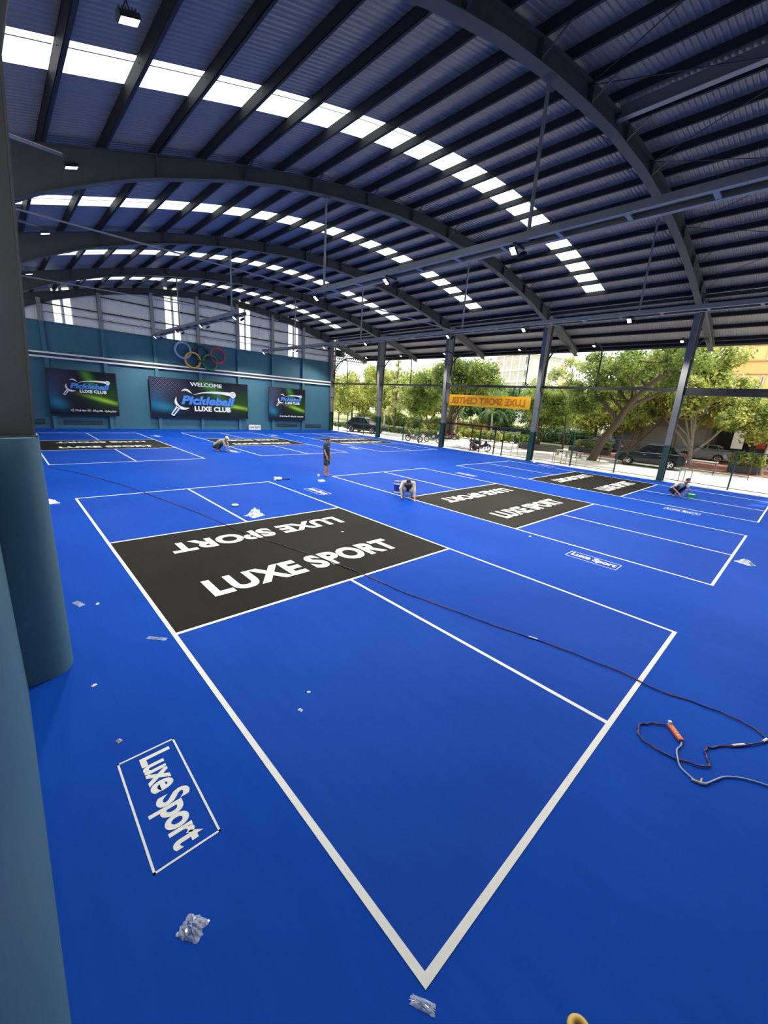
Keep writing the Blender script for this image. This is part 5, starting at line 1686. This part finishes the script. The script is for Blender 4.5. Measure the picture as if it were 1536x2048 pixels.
MB().bx(0, 14, -9, 6.5, 0, 21.5).bx(0, 14, 6.4, 12, 0, 17.0).build('wall', cgrey, cb)
MB().bx(-.4, 14.5, -9.4, 7.0, 21.5, 21.9).bx(-.3, 14, 6.5, 12.3, 17.0, 17.35).build('parapet', cwhite, cb)
for z in (6, 9.6, 13.2, 16.8):
    MB().bx(-.25, 0, -9, 12 if z < 17 else 6.5, z-.2, z+.2).build('floor_band', cwhite, cb)
for y in (-9, -5.2, -1.4, 2.4, 6.4, 9.4, 12):
    MB().bx(-.25, 0, y-.2, y+.2, 0, 21.5 if y < 7 else 17).build('pillar', cwhite, cb)
for r_ in range(5):
    for y in (-8.2,):
        f = MB().bx(-.2, .05, y-.55, y+.55, 4+r_*3.6, 6.4+r_*3.6).build('window', cwhite, cb)
        MB().bx(-.24, -.2, y-.45, y+.45, 4.1+r_*3.6, 6.3+r_*3.6).build('pane', wgl, f)
    for y in (-3.3, .5, 4.4, 8.0, 10.7):
        if 4+r_*3.6 > 16 and y > 7: continue
        f = MB().bx(-.05, .05, y-.9, y+.9, 4.2+r_*3.6, 5.8+r_*3.6).build('window', mat('brick_infill', lin((205, 192, 178)), .9), cb)
        MB().bx(-.07, -.05, y-.5, y+.1, 4.5+r_*3.6, 5.5+r_*3.6).build('pane', mat('pane_pale', lin((176, 172, 165)), .6), f)
ot = empty('orange_tower', (148, 72.5, 0), 'small orange and cream tower with a flat roof, right of the banner column', 'building')
MB().bx(0, 8, -4, 3.5, 0, 21.2).build('wall', mat('orange_wall', lin((226, 176, 138)), .8, var=.05), ot)
MB().bx(-.6, 8.5, -4.6, 4.1, 21.2, 21.6).build('parapet', cwhite, ot)
MB().bx(1, 5, -3, 1, 21.6, 23.6).build('roof_room', cgrey, ot)
for r_ in range(5):
    for y in (-2.6, -.2, 2.2):
        f = MB().bx(-.08, .05, y-.6, y+.6, 4.5+r_*3.5, 6.6+r_*3.5).build('window', cwhite, ot)
        MB().bx(-.12, -.08, y-.48, y+.48, 4.6+r_*3.5, 6.5+r_*3.5).build('pane', mat('pane_brown', lin((150, 120, 104)), .4), f)
# low shop building with shutters in the shade
sh = empty('shop_building', (47.5, 3.0, 0), 'low grey shop building with shutters and a dark open front under the trees', 'building')
sg_ = mat('shop_wall', lin((120, 116, 108)), .85, var=.12, scale=1)
MB().bx(2.0, 8, -15, 11.5, 0, 3.9).bx(0, 8, 3.0, 11.5, 0, 3.7).bx(0, 2.2, -1.9, -1.3, 0, 3.7).build('wall', sg_, sh)
MB().bx(-.9, 8, -15, 11.7, 3.7, 4.05).build('roof_slab', mat('roof_slab', lin((150, 104, 84)), .85), sh)
for y0 in (3.4, 6.4, 9.0):
    s6 = MB().bx(-.05, .02, y0, y0+2.2, .1, 2.9).build('shutter', mat('shutter_grey', lin((140, 142, 138)), .5), sh)
    b = MB()
    for q in range(14):
        b.bx(-.075, -.05, y0, y0+2.2, .15+q*.2, .27+q*.2)
    b.build('shutter_rib', mat('shutter_rib', lin((128, 130, 126)), .5), s6)
for y0 in (-6.5, -3.6, .2):
    MB().bx(1.9, 2.02, y0, y0+2.4, .1, 2.9).build('open_front', M['dark'], sh)
MB().bx(-.6, -.5, -1.0, -.4, 1.6, 3.1).build('red_banner', mat('red_cloth', (.35, .02, .02), .8), sh)
MB().bx(-.6, -.52, .5, 1.3, 1.4, 3.4).build('pale_sign', cwhite, sh)
g = empty('fence_wall', (52.0, 17.2, 0), 'pale pierced wall glimpsed behind the trees left of the shop', 'wall')
for q in range(14):
    MB().bx(0, .2, -6+q*.75, -5.45+q*.75, 0, 2.0).build('panel', cwhite, g)
MB().bx(-.05, .25, -6.2, 4.4, 2.0, 2.15).bx(-.05, .25, -6.2, 4.4, -.05, .15).build('coping', cwhite, g)
g = empty('wooden_fence', (48.0, 33.6, 0), 'yellow plank fence far behind the motorbikes', 'fence')
ym = mat('yellow_planks', lin((220, 165, 70)), .8)
for q in range(16):
    MB().bx(0, .06, -3.2+q*.42, -2.84+q*.42, 0, 1.5).build('plank', ym, g)
g = empty('wooden_post', (44.6, 28.8, 0), 'tall orange-yellow wooden post behind the gate', 'post')
MB().bx(-.2, .2, -.2, .2, 0, 3.4).build('shaft', ym, g, bevel=.03)
MB().bx(-.3, .3, -.3, .3, 3.4, 3.55).build('cap', ym, g)

# ================================================================== YARD FURNITURE
PL = ['first from the left', 'second from the left', 'third from the left', 'fourth from the left', 'fifth from the left', 'rightmost']
for i, y in enumerate((11.55, 11.40, 10.95, 10.62, 10.35, 9.92)):
    g = empty('steel_post', (26.75, y-.05, -.02), 'short slim steel post behind the fence near the banner column, ' + PL[i], 'post', 'slim posts behind the fence')
    MB().cyl((0, 0, 0), (0, 0, .84), .028, 10).build('shaft', M['steel_l'], g, smooth=False)
    MB().cyl((0, 0, 0), (0, 0, .015), .06, 10).build('foot', M['steel_l'], g)
for i, y in enumerate((4.12, 3.88, 3.55)):
    g = empty('steel_post', (27.1, y, -.02), 'short slim steel post behind the squatting man, ' + ['left of three', 'middle of three', 'right of three'][i], 'post', 'slim posts behind the fence')
    MB().cyl((0, 0, 0), (0, 0, .84), .028, 10).build('shaft', M['steel_l'], g)
    MB().cyl((0, 0, 0), (0, 0, .015), .06, 10).build('foot', M['steel_l'], g)
stone = mat('bench_stone', lin((190, 184, 172)), .8, var=.1)
for (x, y, lab) in ((33.3, 13.6, 'pale stone bench left of the leaning tree, farther one'), (33.0, 12.4, 'pale stone bench left of the leaning tree, nearer the trunk'), ):
    g = empty('stone_bench', (x, y, -.02), lab, 'bench')
    MB().bx(-.22, .22, -.55, .55, .40, .48).build('seat', stone, g, bevel=.01)
    for s_ in (-.38, .38):
        MB().bx(-.16, .16, s_-.06, s_+.06, 0, .40).build('leg', stone, g)
g = empty('stone_table', (35.6, 4.3, -.02), 'pale-topped table on thin legs, right of the parked black vehicle', 'table')
MB().bx(-.45, .45, -.75, .75, .74, .78).build('table_top', cwhite, g)
for sx in (-.4, .4):
    for sy in (-.68, .68):
        MB().bx(sx-.02, sx+.02, sy-.02, sy+.02, 0, .74).build('leg', M['steel_l'], g)
rst = mat('rusty_red_steel', lin((90, 56, 50)), .6)
for (x, y0, y1, lab) in ((32.9, 8.6, 12.3, 'thin dark rusty railing at the foot of the leaning tree'), (33.6, 1.6, 5.2, 'thin dark rusty railing before the brick forecourt, behind the fence')):
    g = empty('railing', (x, (y0+y1)/2, -.02), lab, 'railing')
    MB().bx(x-.02, x+.02, y0, y1, .16, .20).build('rail', rst, g, world=True)
    MB().bx(x-.015, x+.015, y0, y1, 1.05, 1.08).build('rail', rst, g, world=True)
    for q in range(3):
        y = y0 + (y1-y0)*q/2
        MB().bx(x-.022, x+.022, y-.022, y+.022, -.02, 1.15).build('post', rst, g, world=True)
g = empty('scaffold', (27.6, 16.2, -.02), 'light metal scaffold frame with cross braces standing outside the gate', 'scaffold')
for (x, y) in ((27.6, 17.3), (27.6, 15.2), (28.6, 17.3), (28.6, 15.2)):
    MB().cyl((x, y, -.02), (x, y, 1.75), .022, 7).build('standard', M['steel_l'], g, world=True)
for (a, c) in (((27.6, 17.3, 1.72), (27.6, 15.2, 1.72)), ((28.6, 17.3, 1.72), (28.6, 15.2, 1.72)), ((27.6, 15.2, 1.72), (28.6, 15.2, 1.72)), ((27.6, 17.3, .4), (27.6, 15.2, .4))):
    MB().cyl(a, c, .018, 6).build('ledger', M['steel_l'], g, world=True)
for (a, c) in (((27.6, 17.3, .3), (27.6, 15.2, 1.3)), ((27.6, 17.3, 1.3), (27.6, 15.2, .3)), ((28.6, 15.2, .3), (27.6, 15.2, 1.3))):
    MB().cyl(a, c, .010, 5).build('cross_brace', M['steel_l'], g, world=True)
crumple('rubble_heap', 27.1, 19.6, .8, 2.0, .3, 0, 'low grey heap of rubble outside the fence beside the third column', 77, M['conc'], 'rubble')
g = empty('lamp_post', (62.0, 12.5, 0), 'thin grey pole in front of the yellow building', 'pole')
MB().cyl((0, 0, 0), (0, 0, 13.0), .09, 8).build('shaft', M['steel'], g)
MB().bx(-.3, .3, -.3, .3, 0, .25).build('foot', M['conc'], g)
